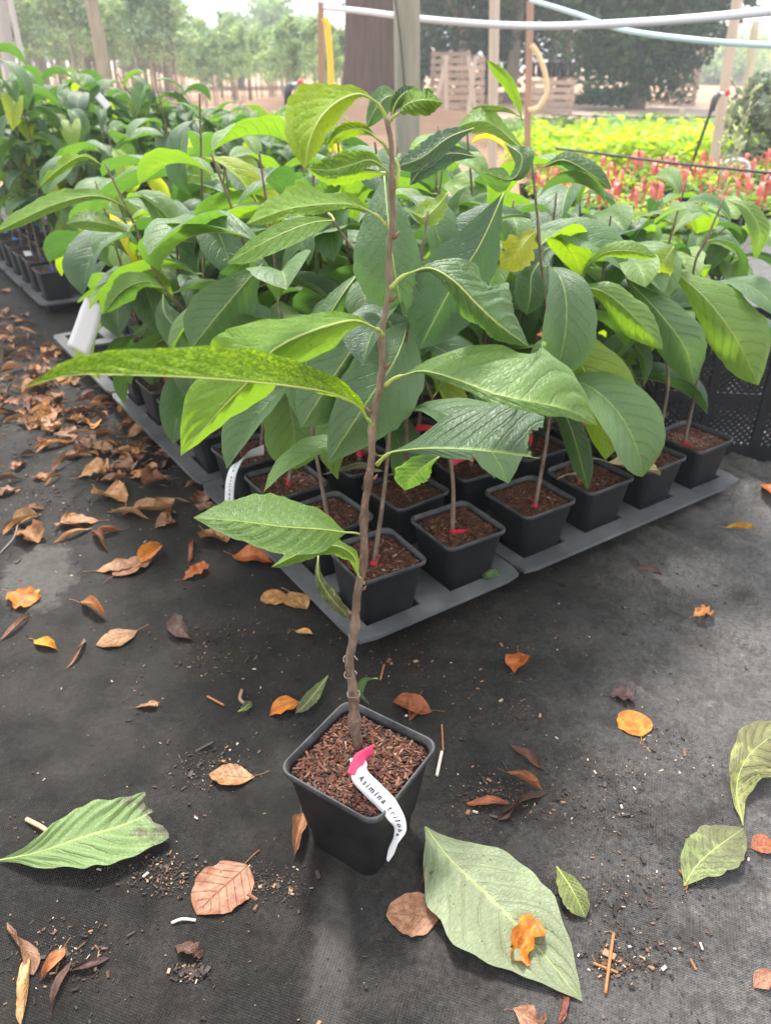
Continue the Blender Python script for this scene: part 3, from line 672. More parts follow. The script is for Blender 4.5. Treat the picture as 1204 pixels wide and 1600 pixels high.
# right-hand leaves
L([(636, 428, .78), (672, 419, .75), (710, 440, .73), (745, 476, .72), (780, 508, .72), (826, 542, .73)], [(4, -14, .04), (26, -26, .05), (42, -30, .06), (18, -20, .03)], [(-8, 12, .02), (-16, 20, .03), (-16, 22, .03)], base=(611, 450, SY), see='top', tint=.38, bulge=.10, edge=.06, pr=.0021)
L([(628, 587, .77), (662, 580, .73), (712, 593, .69), (774, 616, .66), (830, 628, .65), (885, 640, .66), (932, 664, .68)], [(6, -30, .04), (24, -78, .08), (38, -88, .09), (26, -52, .05)], [(-4, 8, .0), (-4, 14, -.01), (0, 14, -.01)], base=(603, 602, SY), see='top', tint=.44, bulge=.09, pr=.0022, nv=9)
L([(612, 706, .77), (660, 701, .73), (720, 702, .70), (780, 707, .68), (842, 716, .68)], [(34, -44, .05), (40, -74, .07), (34, -84, .08), (18, -76, .07)], [(4, 8, -.01), (6, 18, -.02), (2, 14, -.02)], base=(589, 726, SY), see='top', tint=.18, P=PROF_CUT, bulge=.05, pr=.002,
  cut=lambda u, s, sd: (sd < 0 and u > .62) or (sd > 0 and u > .95 - .05 * math.sin(s * 7)), n=90, m=12, pucker=.0016)
L([(688, 712, .80), (668, 724, .79), (645, 745, .79), (632, 766, .80)], [(-22, -18, 0)], [(16, 12, .02)], see='top', tint=.4, edge=.05, n=24)
# hang label and ties
def ribbon(pts, vecs, n=60):
    P = smoothpts(pts, n); L_ = [0.0]
    for i in range(1, len(pts)): L_.append(L_[-1] + (Vector(pts[i]) - Vector(pts[i - 1])).length)
    Vv = []
    for k_ in range(n):
        d = L_[-1] * k_ / (n - 1); i = 0
        while i < len(pts) - 2 and d > L_[i + 1]: i += 1
        u = min(1, (d - L_[i]) / max(1e-9, L_[i + 1] - L_[i])) if len(vecs) > 1 else 0
        if len(vecs) == len(pts): Vv.append(Vector(vecs[i]).lerp(Vector(vecs[i + 1]), u))
        else: Vv.append(Vector(vecs[0]))
    return P, Vv
def ribbon_mesh(P, Vv, off, name, mat, m=4, thick=.0005):
    mb = MB(); ids = [[], []]; 
    for i, (p, v) in enumerate(zip(P, Vv)):
        T = (P[min(i + 1, len(P) - 1)] - P[max(i - 1, 0)]).normalized(); N = T.cross(v).normalized() * thick
        for sgn in (0, 1): ids[sgn].append([mb.vert(p - off + v * (2 * j / m - 1) + N * (sgn - .5), (j / m, i / 10)) for j in range(m + 1)])
    for i in range(len(P) - 1):
        for j in range(m):
            mb.face((ids[0][i][j], ids[0][i][j + 1], ids[0][i + 1][j + 1], ids[0][i + 1][j])); mb.face((ids[1][i][j], ids[1][i + 1][j], ids[1][i + 1][j + 1], ids[1][i][j + 1]))
        for j in (0, m):
            f = (ids[0][i][j], ids[0][i + 1][j], ids[1][i + 1][j], ids[1][i][j]); mb.face(f if j == 0 else f[::-1])
    for i in (0, len(P) - 1): mb.face([ids[0][i][j] for j in range(m + 1)] + [ids[1][i][j] for j in range(m, -1, -1)])
    return mb.mesh(name, mat)
def strip_text(txt, P, Vv, s0, s1, c0, hgt, off, parent, gap=1.0, mat=M_ink):
    """letters laid along a bent ribbon; s0..s1 the stretch used, hgt in half-widths."""
    cu = bpy.data.curves.new('txt', 'FONT'); cu.body = txt; cu.size = 1; cu.space_character = gap; cu.offset = .018
    ob = bpy.data.objects.new('txt', cu); C.objects.link(ob)
    dg = bpy.context.evaluated_depsgraph_get(); me = bpy.data.meshes.new_from_object(ob.evaluated_get(dg)); bpy.data.objects.remove(ob); bpy.data.curves.remove(cu)
    xs = [v.co.x for v in me.vertices]; x0, x1 = min(xs), max(xs); n = len(P)
    i0 = int(s0 * (n - 1)); fr_ = []; prev = None
    for i in range(n - 1):
        T = (P[i + 1] - P[i]).normalized(); fr_.append(T.cross(Vv[i]).normalized())
    if sum(fr_[i].dot((Vector((0, 0, CAMZ)) - P[i]).normalized()) for i in range(i0, int(s1 * (n - 1)))) < 0: fr_ = [-f for f in fr_]
    for v in me.vertices:
        q = (s0 + (s1 - s0) * (v.co.x - x0) / (x1 - x0)) * (n - 1); i = min(int(q), n - 2); u = q - i
        p = P[i].lerp(P[i + 1], u); w_ = Vv[i].lerp(Vv[i + 1], u); N = fr_[i]
        v.co = p + w_ * (c0 + hgt * (v.co.y - .35)) + N * .0013 - off
    me.materials.clear(); me.materials.append(mat); me.name = 'lettering'
    return link('lettering', me, parent)
LP = [G(556, 1183, .176), G(562, 1196, .178), G(562, 1212, .176), G(583, 1235, .176), G(604, 1256, .172), G(619, 1279, .165), G(625, 1296, .150), G(618, 1313, .133), G(611, 1330, .112), G(605, 1345, .092)]
LV = [(12, -3, 0), (13, -5, 0), (14, -9, 0), (13, -12, 0), (14, -10, .0), (15, -3, .0), (11, 3, -.004), (4, 5, -.01), (5, 5, -.008), (2, 2, -.004)]
def g2(p, d): 
    q = W(602 + F * p.x / (p.y * cs - (p.z - 1) * sn) + d[0], 800 - F * (p.y * sn + (p.z - 1) * cs) / (p.y * cs - (p.z - 1) * sn) + d[1], p.y + d[2]); return q - p
P_, V2 = ribbon(LP, [g2(p, d) for p, d in zip(LP, LV)])
V2 = [v * .86 for v in V2]; lab = link('hang_label', ribbon_mesh(P_, V2, mc, 'hang_label', M_white), t)
strip_text('Asimina triloba', P_, V2, .19, .74, .05, .95, mc, lab, 1.45)
# loop of the label round the stem and the pink red tie
sb = SPT[1] + Vector((0, 0, .004))
lp = [sb + Vector((.0125 * math.cos(a_), .0125 * math.sin(a_), -.004)) for a_ in [R(-150 + 340 * i / 20) for i in range(21)]]
P3, V3 = ribbon(lp, [Vector((0, 0, .009))], 30); link('label_loop', ribbon_mesh(P3, V3, mc, 'label_loop', M_white), lab)
lp = [G(583, 1172, .184), G(575, 1176, .190), G(562, 1186, .190), G(553, 1198, .184), G(548, 1210, .176)]
P3, V3 = ribbon(lp, [g2(p, d) for p, d in zip(lp, [(0, -9, 0), (1, -9, 0), (-7, -8, 0), (-6, -3, 0), (-6, -2, 0)])], 24)
M_pink = simple('pink_red_tape', (.72, .06, .16), .4, .5, 60, .2)
link('red_tie', ribbon_mesh(P3, V3, mc, 'red_tie', M_pink), t)
lp = [sb + Vector((.0108 * math.cos(a_), .0108 * math.sin(a_), .006)) for a_ in [R(360 * i / 20) for i in range(21)]]
P3, V3 = ribbon(lp, [Vector((0, 0, .007))], 30); link('red_tie', ribbon_mesh(P3, V3, mc, 'red_tie', M_pink), t)

# ------------------------------------------------------------------ trays and saplings behind
TA = tray_mesh('tray_a', 2, 4, .205, .192); TB = tray_mesh('tray_b', 4, 2, .192, .205)
cells = {}
def place_tray(u, v, kind, label, O=A0, store=cells, c0=0, r0=0, fill=True):
    ME = TA if kind == 'A' else TB; loc = O + U * u + V_ * v + Vector((0, 0, .003))
    t = empty('growing_tray', loc, ANG); tag(t, label, 'tray', 'plastic trays holding the potted saplings')
    link('deck', ME[0], t); link('wells', ME[1], t)
    nx, ny, px, py = (2, 4, .205, .192) if kind == 'A' else (4, 2, .192, .205)
    for i in range(nx):
        for j in range(ny):
            store[c0 + i, r0 + j] = O + U * (u + .004 + (i + .5) * px) + V_ * (v + .004 + (j + .5) * py) + Vector((0, 0, .013))
for n_, v in enumerate((0, .781, 1.562)):
    place_tray(0, v, 'A', ['scuffed grey tray whose corner points at the lone sapling', 'second grey tray along the leaf littered left edge', 'third grey tray along the left edge, its nearest wells empty of pots'][n_], r0=4 * n_)
for n_, v in enumerate((0, .423, .846, 1.269)):
    place_tray(.423, v, 'B', ['long grey tray holding the four front pots at right', 'tray directly behind the long front right tray', 'third tray back from the front right edge, hidden under leaves', 'rearmost tray of the right hand columns, hidden under leaves'][n_], c0=2, r0=2 * n_)
place_tray(1.215, .80, 'B', 'tray behind the black slotted crate', c0=8, r0=2)
place_tray(2.00, .80, 'B', 'tray beyond the crate at the right border', c0=12, r0=2)
GRP = 'pawpaw saplings standing in the near trays'
# featured stems measured in the photograph: pixel polyline with depth
def stemW(p): return [W(*q) for q in p]
feat = {
 (0, 0): dict(stem=[(584, 888, 1.25), (601, 757, 1.25), (612, 640, 1.27), (636, 520, 1.28), (655, 420, 1.28), (668, 330, 1.30)], label='front corner sapling, directly behind the lone plant, with a red tie', nleaf=5),
 (1, 0): dict(stem=[(707, 826, 1.37), (706, 740, 1.37), (682, 640, 1.37), (632, 532, 1.37), (587, 445, 1.35), (512, 332, 1.33)], label='front row sapling just right of the corner pot, red tape bow at its foot', nleaf=7),
 (2, 0): dict(stem=[(836, 782, 1.48), (857, 665, 1.50), (862, 560, 1.52), (850, 460, 1.52), (838, 330, 1.52), (828, 230, 1.52)], label='front row sapling third from the corner, with a tall straight dark stem', nleaf=11),
 (3, 0): dict(stem=[(905, 752, 1.60), (872, 660, 1.60), (834, 560, 1.60), (862, 485, 1.58), (905, 430, 1.56)], label='front row sapling whose stem arches right above a pot with a torn red tape', nleaf=3, t_lo=.5),
 (4, 0): dict(stem=[(1018, 728, 1.70), (1043, 595, 1.70), (1020, 510, 1.70), (985, 440, 1.68), (960, 400, 1.68)], label='front row sapling with curled leaf scraps lying on its pot', nleaf=5, t_lo=.5),
 (5, 0): dict(stem=[(1068, 692, 1.80), (1092, 565, 1.80), (1082, 430, 1.80), (1105, 370, 1.80), (1130, 310, 1.80)], label='right end sapling of the front row, beside the black crate', nleaf=7, t_lo=.5),
 (0, 1): dict(stem=[(512, 796, 1.42), (492, 700, 1.42), (478, 600, 1.44), (440, 500, 1.45), (428, 400, 1.46), (405, 240, 1.46)], label='second sapling up the left tray edge, red tie on a bent stem', nleaf=8, t_lo=.45),
 (0, 2): dict(stem=[(450, 750, 1.58), (456, 690, 1.58), (440, 600, 1.60), (400, 500, 1.62), (380, 380, 1.62), (330, 240, 1.62)], label='third sapling up the left tray edge', nleaf=9),
 (0, 3): dict(stem=[(404, 695, 1.74), (407, 640, 1.74), (350, 540, 1.75), (258, 452, 1.72), (205, 340, 1.70), (165, 256, 1.70)], label='left edge sapling with a white printed label looped on its stem', nleaf=4, t_lo=.5),
}
NO_POT = {(0, 11), (1, 9), (14, 2), (15, 2), (14, 3), (15, 3), (0, 8), (1, 8), (0, 9), (0, 10)}
sd_ = 0
for key in sorted(cells, key=lambda q: (q[1], q[0])):
    if key in NO_POT: continue
    i, j = key; base = cells[key]; sd_ += 1; rz = ANG + R(((sd_ * 37) % 9) - 4)
    f = feat.get(key)
    if f:
        st_ = stemW(f['stem']); st_[0].z = .155; g = base + Vector((0, 0, .145)); dd = st_[0] - g; dd.z = 0
        if dd.length > .05: st_[0] -= dd * (1 - .05 / dd.length)
        st_.insert(0, st_[0] - Vector((0, 0, .02)))
        make_plant(key, base, rz, f['label'], GRP, stem=st_, nleaf=f['nleaf'], seed=sd_, t_lo=f.get('t_lo', .35), bark=M_bark if key[0] < 2 else M_bark)
    else:
        side = ('left block' if i < 2 else 'right block' if i < 8 else 'crate side block')
        h = ru(.52, .80)
        if i >= 4: h = ru(.46, .62)
        if i >= 4 and j > 2: h = ru(.40, .54)
        if i >= 8: h = ru(.30, .42)
        if 2 <= i < 8 and j > 4: h = ru(.50, .62)
        if j < 3 and i < 4: h = ru(.58, .80)
        make_plant(key, base, rz, f'pawpaw sapling in the {ORD[j]} row back, {NUM[i]} pot from the left tray edge', GRP, h=h, nleaf=12 + (sd_ % 5), seed=sd_, scale=1.0, t_lo=.22,
                   yellow=.30 if (i < 3 and j > 6) else .03)
# large leaves of the saplings behind, measured in the photograph
def BL(key, mids, va, vb, **k_): return px_leaf('leaf', mids, va, vb, parent=plants[key], **{**dict(n=34, m=6, see='top', tint=.2), **k_})
BL((0, 0), [(786, 302, 1.26), (748, 385, 1.22), (705, 450, 1.20), (655, 545, 1.20)], [(-48, -34, .02)], [(38, 42, .03)], tint=.12)
BL((0, 0), [(600, 275, 1.30), (606, 340, 1.24), (616, 420, 1.20), (630, 495, 1.20)], [(-62, 8, .02)], [(42, -14, .03)], tint=.10)
BL((0, 1), [(640, 500, 1.34), (618, 560, 1.22), (575, 625, 1.16), (512, 722, 1.14)], [(-42, -36, .02)], [(54, 40, .03)], tint=.30, base=(650, 490, 1.28), P=PROF_OV)
BL((0, 1), [(596, 476, 1.30), (560, 530, 1.22), (520, 590, 1.18), (470, 668, 1.16)], [(-40, -24, .02)], [(44, 34, .03)], tint=.30)
BL((0, 1), [(562, 424, 1.30), (525, 475, 1.24), (480, 560, 1.20), (474, 668, 1.19)], [(-34, -10, .02)], [(26, 10, .06)], tint=.42, see='top')
BL((0, 2), [(410, 412, 1.50), (372, 455, 1.46), (338, 495, 1.44), (298, 545, 1.43)], [(-40, -26, .02)], [(42, 34, .03)], tint=.25)
BL((0, 3), [(256, 450, 1.68), (225, 440, 1.64), (190, 455, 1.62), (162, 490, 1.62)], [(-2, -24, .03)], [(6, 24, .05)], tint=.4, see='under', base=(258, 455, 1.72))
BL((0, 3), [(255, 460, 1.70), (258, 490, 1.66), (285, 525, 1.64), (300, 548, 1.64)], [(-24, 10, .02)], [(20, -12, .02)], tint=.15)
BL((0, 3), [(196, 322, 1.68), (150, 306, 1.62), (90, 318, 1.58), (30, 345, 1.56), (-12, 366, 1.56)], [(0, -20, .04)], [(4, 10, .0)], tint=.5, see='under', base=(205, 336, 1.70))
BL((0, 3), [(200, 362, 1.68), (165, 350, 1.62), (130, 345, 1.60), (103, 350, 1.6)], [(0, -17, .03)], [(0, 15, .0)], tint=.40, base=(210, 350, 1.70))
BL((0, 3), [(160, 258, 1.70), (130, 244, 1.66), (95, 262, 1.64), (62, 292, 1.64)], [(-3, -10, .02)], [(3, 9, .0)], tint=.62, see='under', edge=.12)
BL((0, 3), [(212, 300, 1.70), (240, 320, 1.66), (258, 350, 1.64), (268, 385, 1.64)], [(16, -12, .02)], [(-12, 10, .0)], tint=.5)
BL((1, 0), [(522, 344, 1.30), (480, 350, 1.22), (420, 375, 1.18), (355, 412, 1.18)], [(-4, -17, .02)], [(8, 22, -.02)], tint=.48, see='under', base=(514, 334, 1.32))
BL((3, 0), [(868, 500, 1.56), (900, 555, 1.50), (930, 625, 1.48), (945, 718, 1.50)], [(62, -38, .0)], [(-24, 18, .05)], tint=.6, nv=9)
BL((3, 0), [(892, 448, 1.56), (940, 455, 1.50), (985, 490, 1.46), (1035, 546, 1.46)], [(14, -22, .03)], [(-22, 24, .06)], tint=.45)
BL((3, 0), [(912, 418, 1.56), (945, 395, 1.52), (985, 392, 1.50), (1026, 402, 1.50)], [(0, -16, .02)], [(-2, 12, .02)], tint=.58, see='top', base=(905, 430, 1.56))
BL((3, 0), [(850, 592, 1.56), (872, 625, 1.50), (895, 680, 1.48), (918, 765, 1.50)], [(20, -8, .0)], [(-16, 8, .03)], tint=.2)
BL((4, 0), [(978, 436, 1.66), (1030, 490, 1.58), (1070, 545, 1.56), (1084, 602, 1.58)], [(30, -24, .03)], [(-34, 20, .03)], tint=.42)
BL((4, 0), [(1052, 385, 1.68), (1035, 410, 1.64), (1018, 430, 1.64), (1008, 450, 1.64)], [(22, 12, .02)], [(-18, -16, .0)], tint=.72)
BL((5, 0), [(1046, 418, 1.72), (1105, 470, 1.64), (1152, 535, 1.60), (1184, 602, 1.62)], [(44, -34, .04)], [(-28, 30, .03)], tint=.46, see='top', nv=9)
BL((5, 0), [(1135, 312, 1.80), (1165, 325, 1.76), (1185, 360, 1.74), (1180, 405, 1.74)], [(16, -10, .02)], [(-14, 10, .0)], tint=.5)
BL((2, 0), [(815, 188, 1.52), (808, 160, 1.50), (790, 125, 1.48), (760, 94, 1.48)], [(9, -4, .0)], [(-9, 6, .02)], tint=.6, see='under')
BL((2, 0), [(812, 182, 1.52), (790, 172, 1.52), (765, 170, 1.52), (736, 170, 1.54)], [(0, -6, .0)], [(0, 5, .0)], tint=.5)
BL((2, 0), [(822, 240, 1.52), (770, 195, 1.50), (740, 190, 1.50), (712, 200, 1.52)], [(2, -22, .03)], [(2, 20, .0)], tint=.5, see='top')
BL((2, 0), [(790, 225, 1.50), (815, 245, 1.44), (800, 280, 1.42), (752, 268, 1.42)], [(20, -14, .02)], [(-18, 20, .03)], tint=.2)
BL((2, 0), [(845, 262, 1.52), (880, 250, 1.48), (920, 270, 1.46), (955, 296, 1.46)], [(6, -18, .02)], [(-4, 16, .02)], tint=.15)
BL((2, 0), [(838, 360, 1.50), (822, 375, 1.46), (805, 398, 1.44), (782, 420, 1.44)], [(-20, -14, .02)], [(18, 20, .0)], tint=.95, edge=.14, mat=M_leaf)
BL((2, 0), [(842, 410, 1.50), (830, 430, 1.46), (828, 460, 1.44), (822, 492, 1.44)], [(-26, -4, .02)], [(22, 4, .0)], tint=.2)
BL((1, 0), [(700, 300, 1.40), (680, 325, 1.34), (660, 340, 1.32), (640, 330, 1.32)], [(-12, -16, .02)], [(12, 16, .0)], tint=.7, edge=.1)
BL((1, 0), [(740, 200, 1.46), (700, 215, 1.42), (660, 245, 1.40), (618, 262, 1.40)], [(-6, -20, .02)], [(8, 20, .0)], tint=.15)
BL((1, 0), [(745, 245, 1.46), (700, 240, 1.42), (660, 262, 1.40), (640, 290, 1.40)], [(-4, -22, .02)], [(8, 18, .0)], tint=.08)
BL((1, 0), [(640, 170, 1.50), (612, 150, 1.46), (590, 165, 1.44), (572, 200, 1.44)], [(-6, -18, .02)], [(10, 20, .0)], tint=.30)
# white labels
pl = plants[(0, 3)]
lp = [W(412, 703, 1.71), W(400, 706, 1.69), (W(385, 712, 1.66)), W(368, 728, 1.60), W(360, 752, 1.58), W(358, 785, 1.57)]
P3, V3 = ribbon(lp, [g2(p, d) for p, d in zip(lp, [(0, -8, 0), (2, -7, 0), (3, -6, 0), (7, -1, 0), (7, 0, 0), (7, 0, 0)])], 50)
lb = link('hang_label', ribbon_mesh(P3, V3, pl.location, 'hang_label', M_white), pl)
strip_text('Asimina triloba', P3, V3, .35, .97, 0, -.6, pl.location, lb, 1.4)
def big_label(px_pts, hw, label_parent, dep):
    lp = [W(x, y, dep) for x, y in px_pts]
    P3, V3 = ribbon(lp, [g2(p, d) for p, d in zip(lp, hw)], 16)
    return link('hang_label', ribbon_mesh(P3, V3, label_parent.location, 'hang_label', M_white), label_parent)
# the far block of taller saplings at the left
B0 = G(65, 478, .055); B0.z = 0
far_protos = []
for s_ in range(7):
    random.seed(900 + s_); mb = MB(); h = ru(.62, .78)
    st_ = [Vector((0, 0, .13)), Vector((ru(-.02, .02), ru(-.02, .02), .13 + h * .4)), Vector((ru(-.05, .05), ru(-.05, .05), .13 + h * .75)), Vector((ru(-.09, .09), ru(-.09, .09), .13 + h))]
    SPf = smoothpts(st_, 40); az = ru(0, 6)
    for i in range(23):
        q = .32 + .68 * (i + rnd()) / 23; p = SPf[min(39, int(q * 39))]; az += 2.4 + ru(-.5, .5)
        tn = ru(.0, .4) if rnd() > .12 else ru(.6, .98)
        g = generic_leaf(3000 + s_ * 40 + i, n=9, m=2, L=ru(.13, .21), tint=tn, P=PROF_OV, pucker=0.0); random.seed(5000 + s_ * 50 + i)
        M3 = Matrix.Rotation(az, 3, 'Z') @ Matrix.Rotation(ru(-.3, .3), 3, 'Y'); o0 = len(mb.v)
        for v, uv_, t_ in zip(g.v, g.uv, g.t): mb.vert(M3 @ Vector(v) + p, uv_, t_)
        for f, m_ in zip(g.f, g.m): mb.face([q_ + o0 for q_ in f], m_)
    fol = mb.mesh('foliage', [M_leaf, M_vein])
    stm = stem_mesh(st_, .006, .0022, M_bark, seed=s_, n=24, seg=6).mesh('stem', M_bark)
    r = empty('potted_pawpaw', (0, 0, 0)); link('pot', ME_pot, r); link('soil', ME_soil[1], r); link('stem', stm, r); link('foliage', fol, r)
    tape(Vector((0, 0, .155)), M_blue, r, seed=s_, size=1.2); far_protos.append(r)
bcells = {}
for a_ in range(3):
    for b_ in range(4):
        place_tray(.78 * a_, .423 * b_, 'B', f'tray under the far left block, {NUM[b_]} row back, {NUM[a_]} from its left edge', O=B0, store=bcells, c0=4 * a_, r0=2 * b_)
used_p = set()
random.seed(77)
for (i, j), base in sorted(bcells.items()):
    if i > 9: continue
    k_ = (i * 3 + j * 5) % 7
    rr = far_protos[k_] if k_ not in used_p else copy_tree(far_protos[k_]); used_p.add(k_)
    rr.location = base; rr.rotation_euler = (0, 0, ANG + math.pi / 2 * int(rnd() * 4)); s_ = ru(.94, 1.06) * (1.16 - .047 * i); rr.scale = (1, 1, s_)
    tag(rr, f'bushy blue tied sapling in the far left block, {ORD[j]} row, {NUM[i]} from its left edge', 'potted plant', 'blue tied saplings in the far left block')
# white labels among the left-hand leaves
fp = [o_ for o_ in C.objects if o_.get('group') == 'blue tied saplings in the far left block']
def near(p, L_): return min(L_, key=lambda o_: (o_.location.xy - p.xy).length)
def hang(px_pts, hw, dep, parent):
    lp = [W(x, y, dep) for x, y in px_pts]; bpy.context.view_layer.update()
    P3, V3 = ribbon(lp, [g2(p, d) for p, d in zip(lp, hw)], 16)
    o_ = link('hang_label', ribbon_mesh(P3, V3, Vector((0, 0, 0)), 'hang_label', M_white)); o_.parent = parent; o_.matrix_parent_inverse = parent.matrix_world.inverted()
p07 = plants.get((0, 6)) or plants[(0, 7)]
hang([(147, 470), (141, 492), (133, 518), (122, 548)], [(13, 7, 0), (16, 8, 0), (17, 8, 0), (17, 9, 0)], 2.0, plants[(0, 5)])
hang([(152, 148), (170, 168)], [(4, -4, 0), (4, -4, 0)], 3.6, near(W(160, 160, 3.6), fp))
hang([(42, 392), (52, 412)], [(6, 0, 0), (6, 0, 0)], 3.9, near(W(46, 400, 3.9), fp))

# ------------------------------------------------------------------ black slotted crate
def crate(loc, rz, L_, D_, H_, label):
    t = empty('plastic_crate', loc, rz); tag(t, label, 'crate')
    def wall(mb, a, b, lattice=True):
        a, b = Vector(a), Vector(b); d = (b - a); ln = d.length; d.normalize(); nn = Vector((-d.y, d.x, 0)); Mw = Matrix((d, nn, Vector((0, 0, 1)))).transposed()
        def bar(x0, x1, z0, z1, th=.004, off=0.0): mb.box(a + d * ((x0 + x1) / 2) + Vector((0, 0, (z0 + z1) / 2)) + nn * off, (x1 - x0, th, z1 - z0), Mw)
        bar(-.008, ln + .008, H_ - .022, H_, .018); bar(0, ln, 0, .045, .006); bar(0, ln, H_ * .50, H_ * .50 + .03, .008, .0)
        n = max(2, round(ln / .15))
        for i in range(n + 1):
            x = ln * i / n; bar(max(0, x - .012), min(ln, x + .012), .044, H_ - .02, .010, -.001)
        for (z0, z1) in ((.045, H_ * .5), (H_ * .5 + .03, H_ - .022)):
            s_ = .019
            k_ = -int((z1 - z0) / s_) - 1
            while k_ * s_ < ln:
                for sg in (1, -1):
                    x0 = k_ * s_; x1 = x0 + (z1 - z0); za, zb = (z0, z1) if sg > 0 else (z1, z0)
                    if x0 < 0: za += (zb - za) * (-x0) / (x1 - x0); x0c = 0
                    else: x0c = x0
                    if x1 > ln: zb = za + (zb - za) * (ln - x0c) / (x1 - x0c); x1c = ln
                    else: x1c = x1
                    if x1c - x0c > .002:
                        p0 = a + d * x0c + Vector((0, 0, za)); p1 = a + d * x1c + Vector((0, 0, zb)); mid = (p0 + p1) / 2; dd = (p1 - p0); l2 = dd.length; dd.normalize()
                        mb.box(mid + nn * (.0005 * sg), (l2, .003, .0065), Matrix((dd, nn, dd.cross(nn))).transposed())
                k_ += 1
    for a, b in (((0, 0, 0), (L_, 0, 0)), ((L_, 0, 0), (L_, D_, 0)), ((L_, D_, 0), (0, D_, 0)), ((0, D_, 0), (0, 0, 0))):
        mb = MB(); wall(mb, a, b); link('slotted_wall', mb.mesh('slotted_wall', M_black, smooth=False), t)
    mb = MB(); mb.box((L_ / 2, D_ / 2, .012), (L_ - .01, D_ - .01, .008)); link('base', mb.mesh('base', M_black, smooth=False), t)
crate(G(1020, 715, .0) + Vector((-.02, .02, .004)), R(-8), .60, .40, .345, 'black slotted plastic crate behind the right end of the front row')

# ------------------------------------------------------------------ fallen leaves
def ground_leaf(seed, wr=.42, n=16, m=5, curl=.5, bend=.4, P=PROF_OV, serr=.03, stalk=.3, crump=.05):
    random.seed(seed); mb = MB(); mid = []; K = 6
    for i in range(K + 1):
        u = i / K; mid.append(Vector((u, .06 * math.sin(u * 3 + seed), bend * (.35 * math.sin(u * math.pi * ru(.8, 1.2)) ** 2) * .6 + .012)))
    cA, cB = curl * ru(.4, 1.5), curl * ru(.4, 1.5)
    VA = [Vector((0, math.cos(cA * (.4 + i / 3)), math.sin(cA * (.4 + i / 3)))) * wr for i in range(4)]
    VB = [Vector((0, -math.cos(cB * (.4 + i / 3)), math.sin(cB * (.4 + i / 3)))) * wr for i in range(4)]
    add_leaf(mb, mid, VA, VB, n=n, m=m, P=P, bulge=-.05, pucker=.008, nv=7, seed=seed, edge=serr, rib=.010)
    for i, v in enumerate(mb.v):
        mb.v[i] = (v[0], v[1], max(.012, v[2] + crump * noise.noise(Vector((v[0] * 3, v[1] * 3, seed)))))
    if stalk:
        a_ = ru(-.6, .6); mb.tube(smoothpts([Vector((0, 0, .012)), Vector((-stalk * .5, stalk * .3 * a_, .03)), Vector((-stalk, stalk * a_, .02))], 6), [.014, .011, .010, .010, .012, .014], 5, 1)
    return mb
GM = {}
def gmesh(kind, seed):
    key = (kind, seed)
    if key not in GM:
        kw = dict(flat=dict(curl=.25, bend=.12, crump=.05, serr=.06), round=dict(curl=.15, bend=.05, wr=.46, P=[(0, .10), (.05, .45), (.15, .80), (.3, .98), (.45, 1), (.6, .93), (.75, .76), (.88, .48), (.95, .25), (1, .02)], serr=.045, crump=.03),
                  curl=dict(curl=1.0, bend=.5, crump=.10), strip=dict(curl=1.5, bend=.6, wr=.14, P=PROF, stalk=0, crump=.04), fold=dict(curl=1.3, bend=.2, wr=.34, stalk=.2, crump=.04), frag=dict(curl=.7, bend=.4, wr=.5, serr=.16, P=PROF_CUT, stalk=.25, crump=.08))[kind]
        GM[key] = ground_leaf(seed, **kw).mesh('fallen_leaf', [M_dry, M_dry])
    return GM[key]
ORA, DOR, TANC, PINK, BRN, DBR, YEL, RUST, PUR = (.60, .22, .025), (.46, .13, .02), (.42, .23, .10), (.33, .145, .072), (.28, .13, .07), (.075, .038, .028), (.66, .36, .03), (.33, .11, .04), (.09, .045, .045)
def fl(b, tp, kind, seed, col, label, z=0.0035, wsc=1.0, group='single dead leaves on the weed fabric', name='fallen_leaf', cat='fallen leaf', zs=.6):
    p0, p1 = G(*b, z), G(*tp, z); up = max(fabz(p0.x, p0.y), fabz(p1.x, p1.y), fabz((p0.x + p1.x) / 2, (p0.y + p1.y) / 2)) - .002; d = p1 - p0; L_ = d.length; p0.z += max(0, up)
    o_ = link(name, gmesh(kind, seed), None, p0, (0, 0, math.atan2(d.y, d.x)), (L_, L_ * wsc, L_ * zs), col)
    return tag(o_, label, cat, group)
fl((398, 1212), (326, 1212), 'flat', 1, TANC, 'tan fallen leaf with a pale stalk lying alone left of the lone pot', wsc=.75)
fl((383, 1350), (312, 1432), 'round', 2, PINK, 'large round orange brown leaf with a dark spot, below left of the lone pot', wsc=.95)
fl((684, 1436), (603, 1432), 'round', 3, (.44, .24, .14), 'round pinkish tan leaf with a fine serrated edge below the lone pot', wsc=1.0)
fl((688, 1352), (656, 1380), 'curl', 4, ORA, 'small curled orange leaf touching the big pale green leaf', z=.006)
fl((845, 1432), (795, 1500), 'frag', 5, ORA, 'bright orange folded leaf lying on top of the big pale green leaf', z=.012, wsc=.65)
fl((1000, 1153), (985, 1112), 'round', 6, (.66, .27, .03), 'bright orange leaf alone on the fabric at right', wsc=1.1)
fl((808, 1022), (805, 1056), 'curl', 7, DOR, 'curled orange leaf with an upright stalk below the tray junction', wsc=1.1)
fl((675, 1110), (612, 1100), 'curl', 8, RUST, 'rust coloured wet leaf right behind the lone pot', wsc=.9)
fl((655, 1088), (640, 1128), 'fold', 9, (.35, .14, .06), 'dark rust leaf scrap folded over the rust leaf', z=.004)
fl((468, 1098), (420, 1118), 'curl', 10, ORA, 'mottled orange leaf under a small green leaf left of the lone stem', wsc=.9)
fl((285, 905), (325, 890), 'frag', 11, DOR, 'bright orange leaf near the tip of the low pale leaf', wsc=.7)
fl((150, 892), (215, 885), 'flat', 12, TANC, 'long pale tan leaf in the pair at left', wsc=.6)
